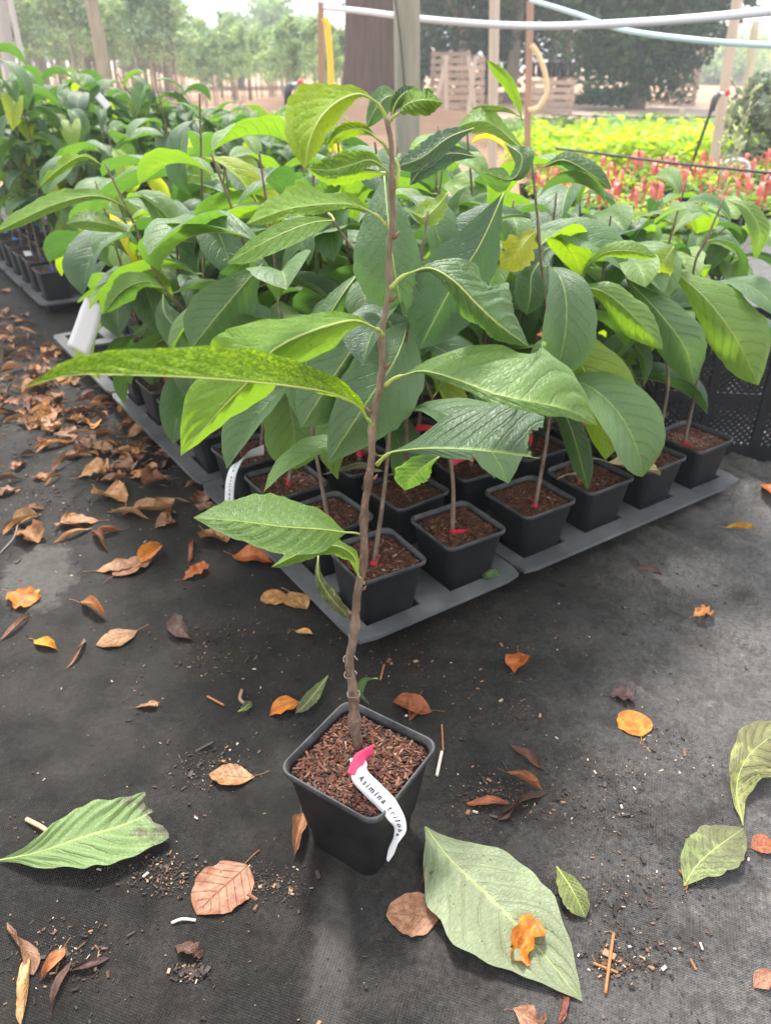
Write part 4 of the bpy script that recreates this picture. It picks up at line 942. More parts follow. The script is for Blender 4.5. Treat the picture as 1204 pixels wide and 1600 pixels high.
fl((178, 900), (238, 872), 'round', 13, PINK, 'pinkish tan leaf overlapping the long tan leaf', z=.006, wsc=.7)
fl((222, 880), (250, 852), 'curl', 14, ORA, 'orange curled leaf tip standing behind the tan pair', z=.01)
fl((192, 800), (266, 797), 'frag', 15, TANC, 'ragged tan leaf beside the leaf drift at left', wsc=.7)
fl((15, 822), (62, 806), 'curl', 16, (.52, .33, .16), 'thick curled cream leaf at the left border', wsc=.8, zs=.9)
fl((15, 925), (50, 945), 'frag', 17, ORA, 'orange leaf with a notched end at the left border', wsc=.8)
fl((55, 1000), (90, 1018), 'fold', 18, YEL, 'small yellow folded leaf at left', wsc=.9)
fl((215, 985), (150, 1008), 'flat', 19, TANC, 'tan leaf with a bitten edge and a long pale stalk', wsc=.8)
fl((125, 942), (172, 968), 'curl', 20, (.55, .27, .10), 'brown orange crinkled leaf at left', wsc=.5)
fl((448, 930), (408, 940), 'round', 21, (.55, .30, .11), 'brown spotted leaf lying against the tray corner', wsc=1.1)
fl((452, 925), (480, 952), 'flat', 22, (.60, .36, .14), 'light brown leaf beneath the tray corner', wsc=.9, z=.004)
fl((462, 985), (488, 992), 'fold', 23, (.66, .36, .14), 'tiny orange curl below the tray corner')
fl((365, 868), (425, 882), 'curl', 24, DOR, 'orange leaf half hidden under the low pale leaf', wsc=.9)
fl((190, 828), (142, 838), 'curl', 25, RUST, 'dull red brown leaf scrap at left', wsc=.6)
fl((212, 1106), (246, 1104), 'frag', 26, TANC, 'small torn tan leaf piece in the middle left', wsc=.5)
fl((470, 1270), (462, 1345), 'curl', 27, (.42, .23, .12), 'brown leaf with a ragged end leaning by the lone pot', wsc=.5, zs=.8)
fl((0, 1002), (48, 962), 'strip', 28, BRN, 'brown shrivelled strip at the left border')
fl((102, 1045), (134, 998), 'strip', 29, (.36, .20, .12), 'curled brown strip at left')
fl((22, 1438), (42, 1530), 'strip', 30, (.33, .19, .12), 'brown rolled leaf in the bottom left heap', wsc=1.5)
fl((48, 1480), (28, 1605), 'strip', 31, (.66, .42, .20), 'long tan rolled leaf in the bottom left heap', wsc=1.2, z=.006)
fl((100, 1480), (62, 1535), 'curl', 32, (.52, .22, .09), 'rusty leaf with an orange edge in the bottom left heap', wsc=.8)
fl((170, 1490), (100, 1525), 'strip', 33, PUR, 'dark shredded leaf right of the bottom left heap', wsc=1.7)
fl((110, 1500), (85, 1590), 'strip', 34, (.14, .08, .06), 'dark brown shred running down to the bottom edge', wsc=1.2)
fl((1128, 838), (1176, 840), 'fold', 35, YEL, 'yellow tipped leaf on a long white stalk right of the crate', wsc=.8)
fl((1190, 772), (1206, 792), 'curl', 36, DOR, 'orange leaf cut off by the right border', wsc=1.0)
fl((1078, 975), (1106, 970), 'frag', 37, (.70, .32, .10), 'small orange leaf on the wrinkled fabric at right', wsc=.8)
fl((950, 1088), (988, 1092), 'frag', 38, PUR, 'dark purple brown leaf scrap above the bright orange leaf', wsc=1.0)
fl((985, 898), (1032, 905), 'curl', 39, DBR, 'dark brown twisted leaf in the shade by the right tray', wsc=.6)
fl((792, 1208), (848, 1235), 'curl', 40, (.32, .12, .05), 'glossy rust leaf on the dark bark heap right of the lone pot', wsc=.6, z=.01)
fl((856, 1240), (778, 1282), 'strip', 41, DBR, 'thick dark brown rolled leaf in the heap right of the lone pot', wsc=1.7)
fl((725, 1250), (795, 1262), 'strip', 42, RUST, 'flattened red brown strip right of the lone pot', wsc=1.5)
fl((800, 1162), (848, 1208), 'strip', 43, (.15, .07, .045), 'slender brown strip above the dark heap', wsc=1.4)
fl((1172, 1325), (1212, 1325), 'curl', 44, RUST, 'glossy red brown leaf at the right border', wsc=1.2)
fl((1178, 1545), (1212, 1525), 'curl', 45, (.40, .20, .13), 'pinkish brown leaf in the lower right border', wsc=.9)
fl((800, 1578), (848, 1600), 'frag', 46, (.38, .2, .12), 'brown leaf cut off by the bottom border', wsc=.9)
fl((272, 958), (308, 1000), 'strip', 47, DBR, 'dark purplish shred in the middle left', wsc=2)
fl((305, 842), (292, 880), 'strip', 48, RUST, 'thin rusty strip left of the low pale leaf')
fl((345, 790), (312, 798), 'frag', 49, (.38, .25, .15), 'brown leaf scrap by the low pale leaf tip')
fl((1060, 1358), (1066, 1392), 'strip', 50, (.42, .18, .08), 'rust bark flake touching the green and tan leaf', wsc=2)
fl((272, 1480), (312, 1498), 'frag', 51, (.13, .07, .05), 'small dark brown clod at the bottom left', wsc=.7)
fl((876, 1545), (878, 1602), 'strip', 52, (.22, .07, .04), 'dark red bark slab at the bottom border', wsc=2.0)
fl((700, 1000), (712, 1022), 'frag', 53, PUR, 'dark wet leaf scrap below the first tray', wsc=.9) if False else None
def perched(b, tp, kind, seed, col, label, wsc=.8, roll=0.0):
    p0, p1 = W(*b), W(*tp); d = p1 - p0; L_ = d.length; o_ = link('fallen_leaf', gmesh(kind, seed), None, p0, (0, 0, 0), (L_, L_ * wsc, L_ * .6), col)
    o_.rotation_euler = (d.to_track_quat('X', 'Z').to_matrix() @ Matrix.Rotation(roll, 3, 'X')).to_euler(); tag(o_, label, 'fallen leaf')
perched((884, 532, 1.44), (838, 524, 1.43), 'round', 71, ORA, 'orange leaf caught on top of a broad green leaf at right', .8)
perched((918, 466, 1.49), (878, 492, 1.48), 'fold', 72, (.55, .25, .13), 'pale brown folded leaf caught among the leaves right of centre', 1.0)
perched((948, 722, 1.60), (1030, 745, 1.62), 'curl', 73, (.42, .40, .20), 'limp greenish tan leaf draped over the fourth pot of the front row', .6)
perched((505, 738, 1.36), (600, 742, 1.36), 'strip', 74, (.20, .23, .13), 'rolled grey green dead leaf lying across the pots behind the stem', 1.4)
perched((600, 742, 1.36), (655, 752, 1.34), 'strip', 75, (.24, .27, .15), 'second rolled grey green leaf beside the first on the pots', 1.4)
perched((870, 750, 1.50), (905, 742, 1.52), 'strip', 76, (.6, .5, .4), 'whitish shred on the mulch of the third front pot', 1.2)
# green and olive fallen pawpaw leaves
def gl(name_label, mids, va, vb, tint, mat=M_leafold, P=PROF, see='top', z=0.0, **k_):
    pts = [G(x, y, zz) for x, y, zz in mids]; off = pts[0].copy(); off.z = 0
    ys = [(x, y, G(x, y, zz).y) for x, y, zz in mids]; mb = MB()
    def V(vs, m_=None):
        r = []
        for i, d in enumerate(vs):
            q = mids[min(len(mids) - 1, round(i * (len(mids) - 1) / max(1, len(vs) - 1)))] if len(vs) > 1 else mids[len(mids) // 2]
            r.append(G(q[0] + d[0], q[1] + d[1], q[2] + d[2]) - G(*q))
        return r
    kw = dict(n=34, m=8, P=P, tint=tint, bulge=.03, edge=.05, rib=.0013); kw.update(k_)
    add_leaf(mb, [p - off for p in pts], V(va), V(vb), **kw)
    for i, v in enumerate(mb.v): mb.v[i] = (v[0], v[1], max(.0035 + .001 * noise.noise(Vector(v) * 40), v[2]))
    acc = 0
    for f, m_ in zip(mb.f, mb.m):
        if m_ == 0:
            p0, p1, p2 = (Vector(mb.v[f[q]]) for q in (0, 1, 2)); acc += (p1 - p0).cross(p2 - p0).z
    if (acc > 0) != (see == 'top'): mb.f = [f[::-1] if m_ == 0 else f for f, m_ in zip(mb.f, mb.m)]
    return tag(link('fallen_leaf', mb.mesh('fallen_leaf', [mat, M_vein]), None, off), name_label, 'fallen leaf', 'green leaves dropped on the weed fabric')
gl('largest pale green leaf, lying below the lone pot with an orange leaf on it', [(664, 1292, .012), (700, 1340, .010), (760, 1398, .012), (830, 1470, .010), (909, 1564, .006)], [(58, -22, .004), (74, -38, .012), (50, -38, .004)], [(-34, 60, .01), (-66, 62, .014), (-50, 30, .01)], 0, P=[(0, .03), (.06, .18), (.16, .62), (.3, .92), (.45, 1), (.62, .93), (.78, .66), (.9, .34), (1, .01)], nv=8, mat=M_leafpale, edge=.028, pucker=.004)
gl('pale green leaf with a torn brown end at the lower left border', [(-4, 1345, .006), (60, 1332, .018), (130, 1308, .022), (190, 1290, .018), (240, 1268, .012)], [(-8, -26, .004), (-14, -50, .012), (-6, -34, .01)], [(4, 20, .004), (14, 48, .006), (10, 50, .006)], .45, P=PROF_CUT, nv=7, mat=M_leafend, edge=.03, n=110, m=20, cut=lambda u, s, sd: u > .965 + .02 * math.sin(s * 5 + 2 * sd) + .006 * math.sin(s * 17))
gl('small olive leaf with dark veins right of the largest leaf', [(869, 1354, .010), (890, 1385, .016), (903, 1410, .012), (914, 1434, .006)], [(15, -10, .004)], [(-19, 10, .003)], .3, mat=M_leaftag, P=PROF, n=24)
gl('green and tan blotched leaf near the right border', [(1068, 1384, .006), (1090, 1350, .014), (1122, 1322, .016), (1161, 1294, .010)], [(-34, -28, .004), (-36, -24, .0)], [(36, 24, .006), (30, 34, .0)], .5, P=PROF_OV, n=26)
gl('large yellowish folded leaf cut off by the right border', [(1160, 1290, .01), (1150, 1230, .02), (1170, 1180, .045), (1230, 1130, .05)], [(-12, 4, .01), (-20, -6, .0), (-30, -26, .01), (-30, -26, 0)], [(24, -8, .0), (40, 12, .0), (46, 52, -.03), (30, 50, -.03)], 1, nv=8)
gl('slender green leaf lying on the mottled orange leaf', [(512, 1056, .022), (496, 1078, .018), (480, 1098, .014), (462, 1114, .010)], [(8, 6, .0)], [(-9, -7, .003)], .5, n=20)
gl('tiny curled green leaf behind the lone stem', [(590, 1060, .014), (570, 1062, .018), (562, 1080, .012), (576, 1100, .006)], [(6, 4, .0)], [(-5, -3, .006)], .5, n=20, mat=M_leaf, edge=.03)
gl('little green scrap stuck on the edge of the first tray', [(748, 888, .062), (760, 896, .070), (772, 894, .066), (780, 900, .062)], [(2, -6, .003)], [(-2, 8, .0)], .4, n=14, mat=M_leaf)
gl('scrap of green leaf beside a brown bit in the middle left', [(372, 1112, .008), (382, 1106, .012), (392, 1096, .008)], [(5, 4, .0)], [(-5, -5, .003)], .5, n=14)
# thin twigs and roots
def twig(p, r, mat, label, name='twig', cat='twig'):
    pts = [G(x, y, z) for x, y, z in p]; off = pts[0].copy(); mb = MB()
    mb.tube([q - off for q in smoothpts(pts, 14)], r, 6); tag(link(name, mb.mesh(name, mat), None, off), label, cat, 'bits of twig and root on the fabric')
twig([(958, 1458, .006), (952, 1500, .008), (945, 1552, .006)], .0022, M_twig, 'orange twig lying upright across another at the lower right')
twig([(926, 1505, .005), (965, 1520, .004)], .0018, M_twig, 'short orange twig crossing under the longer one')
twig([(690, 1132, .005), (692, 1172, .006)], .0015, M_twig, 'thin brown twig right of the lone pot rim')
twig([(690, 1174, .005), (682, 1212, .006)], .0026, M_root, 'white root piece right of the lone pot', 'root_piece', 'root')
twig([(600, 1038, .004), (594, 1062, .005)], .0016, M_twig, 'tiny orange twig behind the lone stem')
twig([(1110, 830, .004), (1132, 838, .012), (1150, 832, .014)], .0028, M_root, 'curled pale root by the yellow tipped leaf', 'root_piece', 'root')
twig([(324, 1088, .004), (350, 1102, .004)], .002, M_twig, 'short orange stick in the middle left')
twig([(42, 1280, .004), (75, 1300, .014), (80, 1330, .012)], .0035, simple('tan_stalk', (.55, .34, .18), .6), 'tan stalk poking out behind the torn pale green leaf')
twig([(268, 1442, .004), (285, 1436, .006), (306, 1438, .004)], .002, M_root, 'thin white root thread under the round orange leaf', 'root_piece', 'root')
twig([(0, 865, .004), (22, 840, .010), (28, 820, .012)], .002, simple('grey_stalk', (.2, .17, .16), .6), 'grey stalk of the thick curled cream leaf')
twig([(378, 1078, .004), (375, 1092, .008), (383, 1100, .006)], .003, simple('pinkbrown_stalk', (.3, .16, .11), .6), 'pinkish brown stalk bit in the middle left')
twig([(300, 1362, .004), (298, 1360, .004)], .001, M_twig, 'x') if False else None
# drift of dead leaves along the left-hand trays
random.seed(31); pal = [BRN, (.30, .15, .08), TANC, (.42, .22, .09), (.14, .065, .04), (.30, .15, .08), (.50, .27, .11), (.20, .09, .055), (.46, .25, .12), (.52, .24, .06)]
DL = 'curled brown dead leaf in the drift beside the left trays'
cnt = 0; vis = [(lambda x, y: 2.2 * math.exp(-((x - 110) / 110) ** 2 - ((y - 620) / 55) ** 2) + 1.6 * math.exp(-((x - 40) / 60) ** 2 - ((y - 550) / 40) ** 2) + 1.2 * math.exp(-((x - 215) / 70) ** 2 - ((y - 690) / 40) ** 2) + .5 * math.exp(-((x - 60) / 60) ** 2 - ((y - 470) / 40) ** 2) + .14)]
while cnt < 245:
    x, y = ru(-40, 345), ru(425, 830)
    if (x - 172) * (760 - 618) - (y - 618) * (312 - 172) > -1500 and y < 790: continue
    if rnd() > vis[0](x, y): continue
    p = G(x, y, .002); kd = ['curl', 'strip', 'fold', 'frag', 'frag', 'strip'][int(rnd() * 6)]
    L_ = ru(.035, .098) * (1.25 if kd == 'strip' else 1)
    p.z = ru(.004, .02) if vis[0](x, y) > .8 else .0035; c_ = pal[int(rnd() * len(pal))]; f_ = ru(.75, 1.2)
    o_ = link('fallen_leaf', gmesh(kd, 60 + int(rnd() * 4)), None, p, (ru(-.25, .25) if p.z > .006 else 0, ru(-.2, .2) if p.z > .006 else 0, ru(0, 6.28)), (L_, L_ * ru(.6, 1.1), L_ * ru(.5, 1)), tuple(min(1, q * f_) for q in c_))
    tag(o_, DL, 'fallen leaf', 'drift of dead leaves beside the left trays'); cnt += 1
# shredded bark between the drifted leaves
random.seed(64); mb = MB()
for q in range(1500):
    x, y = ru(-40, 330), ru(440, 800)
    if rnd() > vis[0](x, y) * .8: continue
    p = G(x, y, .004 + ru(0, .012)); s_ = ru(.008, .035); a_ = ru(0, 6.28); d = Vector((math.cos(a_), math.sin(a_), ru(-.2, .2))) * s_; sd2 = Vector((-d.y, d.x, 0)) * ru(.15, .5)
    mb.tube([p - d * .5, p + sd2 * .3, p + d * .5], [.0006, ru(.0012, .0035), .0006], 4, 0, ru(.2, .93))
tag(link('bark_shreds', mb.mesh('bark_shreds', M_debris)), 'brown bark shreds mixed in the drift of leaves at left', 'debris', kind='stuff')
# crumbs of bark and soil
random.seed(12); mb = MB(); clumps = [(355, 1010, 45), (255, 1370, 30), (1000, 1500, 40), (330, 1200, 30), (780, 1250, 60), (770, 1245, 25), (940, 1250, 70), (960, 1400, 60), (100, 1490, 50), (620, 1030, 50), (300, 1520, 12), (960, 1505, 20), (1020, 1190, 50), (150, 700, 90), (830, 1090, 60), (420, 1380, 30), (970, 920, 90), (60, 790, 50), (370, 780, 50)]
for q in range(12000):
    if rnd() < .55:
        x, y, r = clumps[int(rnd() * len(clumps))]; x += random.gauss(0, r); y += random.gauss(0, r * .55)
        if y < 690: continue
        p = G(x, y, 0)
    else:
        p = Vector((ru(-1.1, 1.3), ru(.35, 2.0) ** 1.0, 0))
    s_ = math.exp(random.gauss(-6.75, .6)); s_ = min(s_, .008); t_ = min(1, .12 + rnd() ** .9 * .9) if rnd() < .6 else .2
    p.z = .002 + fabz(p.x, p.y) * .5 + s_ * .2
    mb.box(p, (s_ * ru(1, 2.4) * (1.9 if rnd() < .07 else 1), s_ * ru(.5, 1.1), s_ * ru(.25, .6)), Matrix.Rotation(ru(0, 6.28), 3, 'Z') @ Matrix.Rotation(ru(-.5, .5), 3, 'X') @ Matrix.Rotation(ru(-.3, .3), 3, 'Y'), 0, t_)
tag(link('bark_crumbs', mb.mesh('bark_crumbs', M_debris, smooth=False)), 'scattered crumbs of bark and soil on the black fabric', 'debris', kind='stuff')

# ------------------------------------------------------------------ beds at the right
def clump(seed, n, r, h, size, mat, tlo=0, thi=1):
    random.seed(seed); mb = MB()
    for _ in range(n):
        a_ = ru(0, 6.28); q = r * rnd() ** .5; p = Vector((q * math.cos(a_), q * math.sin(a_), h * ru(.25, 1) * (1 - .4 * (q / r) ** 2)))
        e = ru(-.5, .8); d = Vector((math.cos(a_ + ru(-1, 1)) * math.cos(e), math.sin(a_ + ru(-1, 1)) * math.cos(e), math.sin(e))); s_ = size * ru(.6, 1.2)
        b = d.cross(Vector((0, 0, 1))).normalized() * s_ * .42; t_ = tlo + (thi - tlo) * rnd(); dn = Vector((0, 0, -s_ * .25))
        i = [mb.vert(p_, (0, 0), t_) for p_ in (p, p + d * s_ * .5 + b, p + d * s_ + dn, p + d * s_ * .5 - b)]; mb.face(i)
    return mb
yel = [clump(400 + i, 90, .14, .24, .07, M_fyel).mesh('bedding_plant', M_fyel) for i in range(3)]
pal_ = [clump(410 + i, 90, .14, .22, .06, M_fpale).mesh('bedding_plant', M_fpale) for i in range(3)]
midl = [clump(420 + i, 80, .13, .16, .06, M_fmid).mesh('bedding_plant', M_fmid) for i in range(3)]
random.seed(50)
def bed(x0, x1, y0, y1, n, meshes, label, group, s0=.8, s1=1.2, nm='bedding_plant'):
    for _ in range(n):
        o_ = link(nm, meshes[int(rnd() * len(meshes))], None, (ru(x0, x1), ru(y0, y1), 0), (0, 0, ru(0, 6.28)), ru(s0, s1))
        tag(o_, label, 'low plant', group)
bed(1.6, 6.0, 9.0, 11.8, 170, yel, 'bright yellow green low plant in the bed behind the red tags', 'yellow green plants in the bed', 1.2, 1.8)
bed(1.8, 7.2, 12.2, 13.4, 64, pal_, 'pale green low plant in the strip behind the yellow bed', 'pale green plants behind the yellow bed', 1.4, 2.0)
bed(2.0, 9, 13.8, 15.4, 64, midl, 'mid green low plant in the farthest strip before the track', 'mid green plants before the track', 1.5, 2.2)
bed(-4.4, -.6, 9.5, 13.5, 130, [clump(430 + i, 80, .22, .35, .09, M_weed).mesh('weed', M_weed) for i in range(3)], 'tall green weed on the ground before the earth mound', 'weeds before the earth mound', .9, 1.5, nm='tall_weed')
def tagloop(seed):
    random.seed(seed); mb = MB(); w_ = .013
    for q in range(2):
        ox, oy, a_ = ru(-.04, .04), ru(-.04, .04), ru(0, 3.1); d = Vector((math.cos(a_), math.sin(a_), 0)); nn = Vector((-d.y, d.x, 0)); r = ru(.032, .045); zb = ru(.14, .2)
        pts = [Vector((ox, oy, zb)) + d * (-r)] + [Vector((ox, oy, zb + .05)) + d * (-r * math.cos(b)) + Vector((0, 0, r * 1.2 * math.sin(b))) for b in [math.pi * k_ / 10 for k_ in range(11)]] + [Vector((ox, oy, zb - .06)) + d * r]
        ids = [(mb.vert(p - nn * w_), mb.vert(p + nn * w_)) for p in pts]
        for i in range(len(ids) - 1): mb.face((ids[i][0], ids[i + 1][0], ids[i + 1][1], ids[i][1]))
    return mb
protos = []
M_clay = simple('terracotta_soil', (.25, .12, .07), .8, .2, 40, .4)
mbp = MB(); mbp.loft([rsq(.045, 0, .012, 2), rsq(.06, .11, .014, 2), rsq(.063, .112, .014, 2), rsq(.063, .12, .014, 2), rsq(.057, .12, .014, 2), rsq(.055, .108, .012, 2)], cap0=True, cap1=True); ME_spot = mbp.mesh('pot', M_black)
for i in range(4):
    r_ = empty('tagged_plant', (0, 0, 0)); link('pot', ME_spot, r_)
    link('foliage', clump(440 + i, 60, .10, .12, .05, M_fyel if i % 2 else M_fmid).mesh('foliage', M_fyel if i % 2 else M_fmid), r_, (0, 0, .10)); link('red_label', tagloop(450 + i).mesh('red_label', M_redtag), r_); protos.append(r_)
random.seed(51); first = True; up_ = set(); k_ = 0
for r__ in range(9):
    for c_ in range(24):
        p = Vector((1.30 + c_ * .185 + ru(-.04, .04), 5.6 + r__ * .30 + c_ * .02 + ru(-.05, .05), 0))
        if p.x > 5.4 or rnd() < .36: continue
        q = k_ % 4; k_ += 1; o_ = protos[q] if q not in up_ else copy_tree(protos[q]); up_.add(q)
        o_.location = p; o_.rotation_euler = (0, 0, ru(0, 6.28)); s_ = ru(.85, 1.2); o_.scale = (s_, s_, s_)
        tag(o_, 'small potted plant with salmon red looped labels in the bed beyond the saplings', 'potted plant', 'red tagged plants in the bed')

# ------------------------------------------------------------------ posts, pipes, wires
def post(x0, y0, x1, y1, Y, wpx, mat, label, name='wooden_post', cat='post', square=False, Y1=None, ztop=None, bury=.0, taper=1.0):
    b = G(x0, y0, 0) if Y is None else W(x0, y0, Y); Y1 = Y1 or b.y
    tp = W(x1, y1, Y1); d = (tp - b)
    if b.z > 0: b = b - d * (b.z / d.z)
    r = wpx / 2 / F * (b.y / 1.1)
    mb = MB(); off = b.copy(); off.z = 0; n = 14; pts = [b.lerp(tp, i / (n - 1)) - off for i in range(n)]
    mb.tube(pts, [r * (1 + .05 * noise.noise(Vector((i, x0, 0)))) * (1 + (taper - 1) * i / (n - 1)) for i in range(n)], 4 if square else 12)
    return tag(link(name, mb.mesh(name, mat, smooth=not square), None, off), label, cat)
post(636, 150, 634, -160, 6.0, 38, M_post, 'thick round grey green post in front of the broad brown trunk')
post(770, 160, 774, -120, 8.0, 15, M_postp, 'pale round stake right of the thick grey post')
post(825, 140, 828, 2, 9.0, 13, M_post2, 'reddish square stake with a tan hose hanging from it', square=True)
post(502, 130, 501, 3, 7.6, 11, M_post2, 'reddish stake at the left end of the pipe, beside a yellow hose', square=True)
post(1118, 228, 1160, -60, 8.6, 15, M_postp, 'leaning pale stake at the right, between the black tool and the shrub')
post(1163, 160, 1180, 32, 12.0, 12, M_postp, 'second leaning pale stake behind the first at the far right')
post(1058, 220, 1066, 168, 12.5, 8, M_postp, 'short pale stub post in the green bed')
post(16, 110, -8, -80, 6.0, 18, simple('dull_pole', (.42, .38, .36), .7, .3, 8, .2), 'thick grey leaning pole at the top left border', name='leaning_pole', cat='pole')
post(42, 125, 8, -40, 6.4, 8, simple('pale_pole', (.52, .48, .46), .7, .3, 8, .2), 'thin grey leaning pole at the top left', name='leaning_pole', cat='pole')
def pipe(p, r, mat, label, name='pipe', cat='pipe', group=None, n=40, rest=True):
    pts = [W(*q) for q in p]; off = pts[0].copy(); mb = MB(); mb.tube([q - off for q in smoothpts(pts, n)], r, 10)
    return tag(link(name, mb.mesh(name, mat), None, off), label, cat, group)
pipe([(508, 12, 7.55), (560, 17, 7.1), (655, 29, 6.5), (760, 38, 6.0), (860, 41, 5.6), (1000, 35, 5.0), (1120, 26, 4.7), (1290, 8, 4.3)], .021, M_pipe, 'long pale grey pipe bowing across the top of the view')
pipe([(828, 0, 8.4), (900, 22, 7.9), (970, 46, 7.3), (1080, 62, 6.6), (1200, 71, 6.2), (1300, 72, 5.9)], .020, M_bpipe, 'light blue pipe crossing under the grey pipe at right')
pipe([(507, 28, 7.5), (511, 40, 7.5), (514, 70, 7.5), (516, 100, 7.5), (518, 150, 7.5)], .028, M_yel, 'yellow hose hanging beside the reddish stake', 'hose', 'hose')
pipe([(830, 70, 8.9), (840, 85, 8.9), (851, 115, 8.9), (853, 145, 8.9), (840, 168, 8.9), (825, 172, 8.9)], .026, M_tan, 'tan hose curving down from the reddish square stake', 'hose', 'hose')
pipe([(868, 232, 5.2), (950, 242, 4.9), (1060, 256, 4.5), (1160, 266, 4.3), (1300, 280, 4.0)], .007, M_wire, 'dark wire strung over the red tagged bed', 'wire', 'wire')
pipe([(616, -10, 5.9), (625, 60, 5.9), (632, 140, 5.9)], .006, M_wire, 'thin dark wire running down the thick grey post', 'wire', 'wire')
pipe([(860, 180, 14), (1040, 184, 13), (1204, 180, 12)], .009, M_wire, 'faint distant wire across the bare track', 'wire', 'wire')
pipe([(1113, 300, 5.0), (1112, 250, 5.0)], .004, M_wire, 'x', 'wire', 'wire') if False else None
pipe([(1128, 275, 5.6), (1128, 258, 5.6), (1140, 251, 5.6), (1158, 251, 5.6), (1168, 258, 5.6), (1168, 275, 5.6)], .012, M_white, 'small white hoop standing in the bed at the right', 'hoop', 'hoop')
# sprinkler risers
def riser(p, label, lean=0.0, h=.8):
    b = Vector((p.x, p.y, 0)); t_ = empty('sprinkler_riser', b); tag(t_, label, 'sprinkler'); top = p - b
    mb = MB(); mb.tube([top + Vector((-lean, 0, -top.z)), top], [.014, .016], 8); link('rod', mb.mesh('rod', M_black), t_)
    mb = MB(); mb.tube([top + Vector((-.01, 0, -.10)), top + Vector((0, 0, 0)), top + Vector((.03, 0, .05))], [.028, .034, .03], 10); link('valve_body', mb.mesh('valve_body', simple('dark_grey_valve', (.06, .065, .075), .5)), t_)
    mb = MB(); mb.tube([top + Vector((.03, 0, .04)), top + Vector((.09, 0, .05))], [.016, .016], 8); link('arm', mb.mesh('arm', M_pipe), t_)
    mb = MB(); mb.tube([top + Vector((.09, 0, .045)), top + Vector((.12, 0, .065))], [.028, .03], 10); link('red_cap', mb.mesh('red_cap', M_cap), t_)
riser(W(450, 142, 7.0), 'black sprinkler riser with a red cap, left of the yellow hose')
riser(W(1116, 155, 8.3), 'black sprinkler riser with a red cap leaning by the pale stake at right', lean=.14)

# ------------------------------------------------------------------ background trees
def crown(mb, c, rad, n, size, seed, tlo=0, thi=1, lumps=10, low=-1.0):
    random.seed(seed); Ls = [(Vector((random.gauss(0, .42), random.gauss(0, .42), random.gauss(0, .42))), ru(.32, .6), ru(tlo, thi)) for _ in range(lumps)]
    for _ in range(n):
        lc, lr, lt = Ls[int(rnd() * lumps)]; d = Vector((random.gauss(0, 1), random.gauss(0, 1), random.gauss(0, 1))).normalized() * lr * rnd() ** .4
        q = lc + d
        if q.z < low: q.z = low + rnd() * .2
        p = Vector((c[0] + q.x * rad[0], c[1] + q.y * rad[1], c[2] + q.z * rad[2])); s_ = size * ru(.6, 1.3)
        a_ = Vector((random.gauss(0, 1), random.gauss(0, 1), random.gauss(0, .6))).normalized(); b = a_.cross(Vector((random.gauss(0, 1), random.gauss(0, 1), random.gauss(0, 1)))).normalized() * s_ * .35; a_ *= s_
        t_ = max(0, min(1, lt + ru(-.2, .2))); i = [mb.vert(p_, (0, 0), t_) for p_ in (p - a_ * .5, p + b, p + a_ * .5, p - b)]; mb.face(i)
# young trees in the nursery rows
nt_ = []
for s_ in range(6):
    mb = MB(); h = [3.2, 3.8, 3.0, 4.2, 3.5, 3.6][s_]
    for q in range(5): crown(mb, (ru(-.1, .1), ru(-.1, .1), h * (.52 + .11 * q)), (.85 - .10 * q, .85 - .10 * q, .50), 300, .13, 600 + s_ * 7 + q, 0, 1, 5)
    cr = mb.mesh('crown', M_fnurs); random.seed(s_); m2 = MB()
    m2.tube(smoothpts([Vector((0, 0, 0)), Vector((ru(-.05, .05), ru(-.05, .05), h * .5)), Vector((ru(-.1, .1), 0, h * .98))], 10), [.035 - .0028 * i for i in range(10)], 6)
    for q in range(7):
        z = h * ru(.35, .85); a_ = ru(0, 6.28); m2.tube([Vector((0, 0, z)), Vector((math.cos(a_) * .25, math.sin(a_) * .25, z + .25)), Vector((math.cos(a_) * .38, math.sin(a_) * .38, z + .55))], [.014, .01, .005], 4)
    m3 = MB(); m3.tube([Vector((.06, 0, 0)), Vector((.06, 0, 2.0))], .020, 5)
    m3.tube([Vector((-.45, .1, 0)), Vector((-.42, .1, 1.7))], .016, 5)
    r_ = empty('young_tree', (0, 0, 0)); link('trunk', m2.mesh('trunk', M_thin), r_); link('crown', cr, r_); link('support_stake', m3.mesh('support_stake', M_postp), r_); nt_.append(r_)
random.seed(88); used_t = set(); q = 0
for row in range(6):
    Yr = 22 + row * 3.2
    for c_ in range(32):
        Yy = Yr + ru(-.4, .4); x = -Yy * .56 + c_ * (Yy * .62 / 32) + ru(-.25, .25)
        if x > -.2: continue
        k_ = q % 6; q += 1; o_ = nt_[k_] if k_ not in used_t else copy_tree(nt_[k_]); used_t.add(k_)
        o_.location = (x, Yy, 0); o_.rotation_euler = (ru(-.02, .02), ru(-.02, .02), ru(0, 6.28)); hh_ = [3.2, 3.8, 3.0, 4.2, 3.5, 3.6][k_]; s_ = ((1 + .10 * Yy) if x < -.235 * Yy else (1 + .038 * Yy)) / hh_ * ru(.8, 1.12); s_ = min(s_, 1.3); o_.scale = (s_, s_, s_)
        tag(o_, 'slender young tree with a pale trunk in the hazy nursery rows at the upper left', 'young tree', 'young trees in the nursery rows')
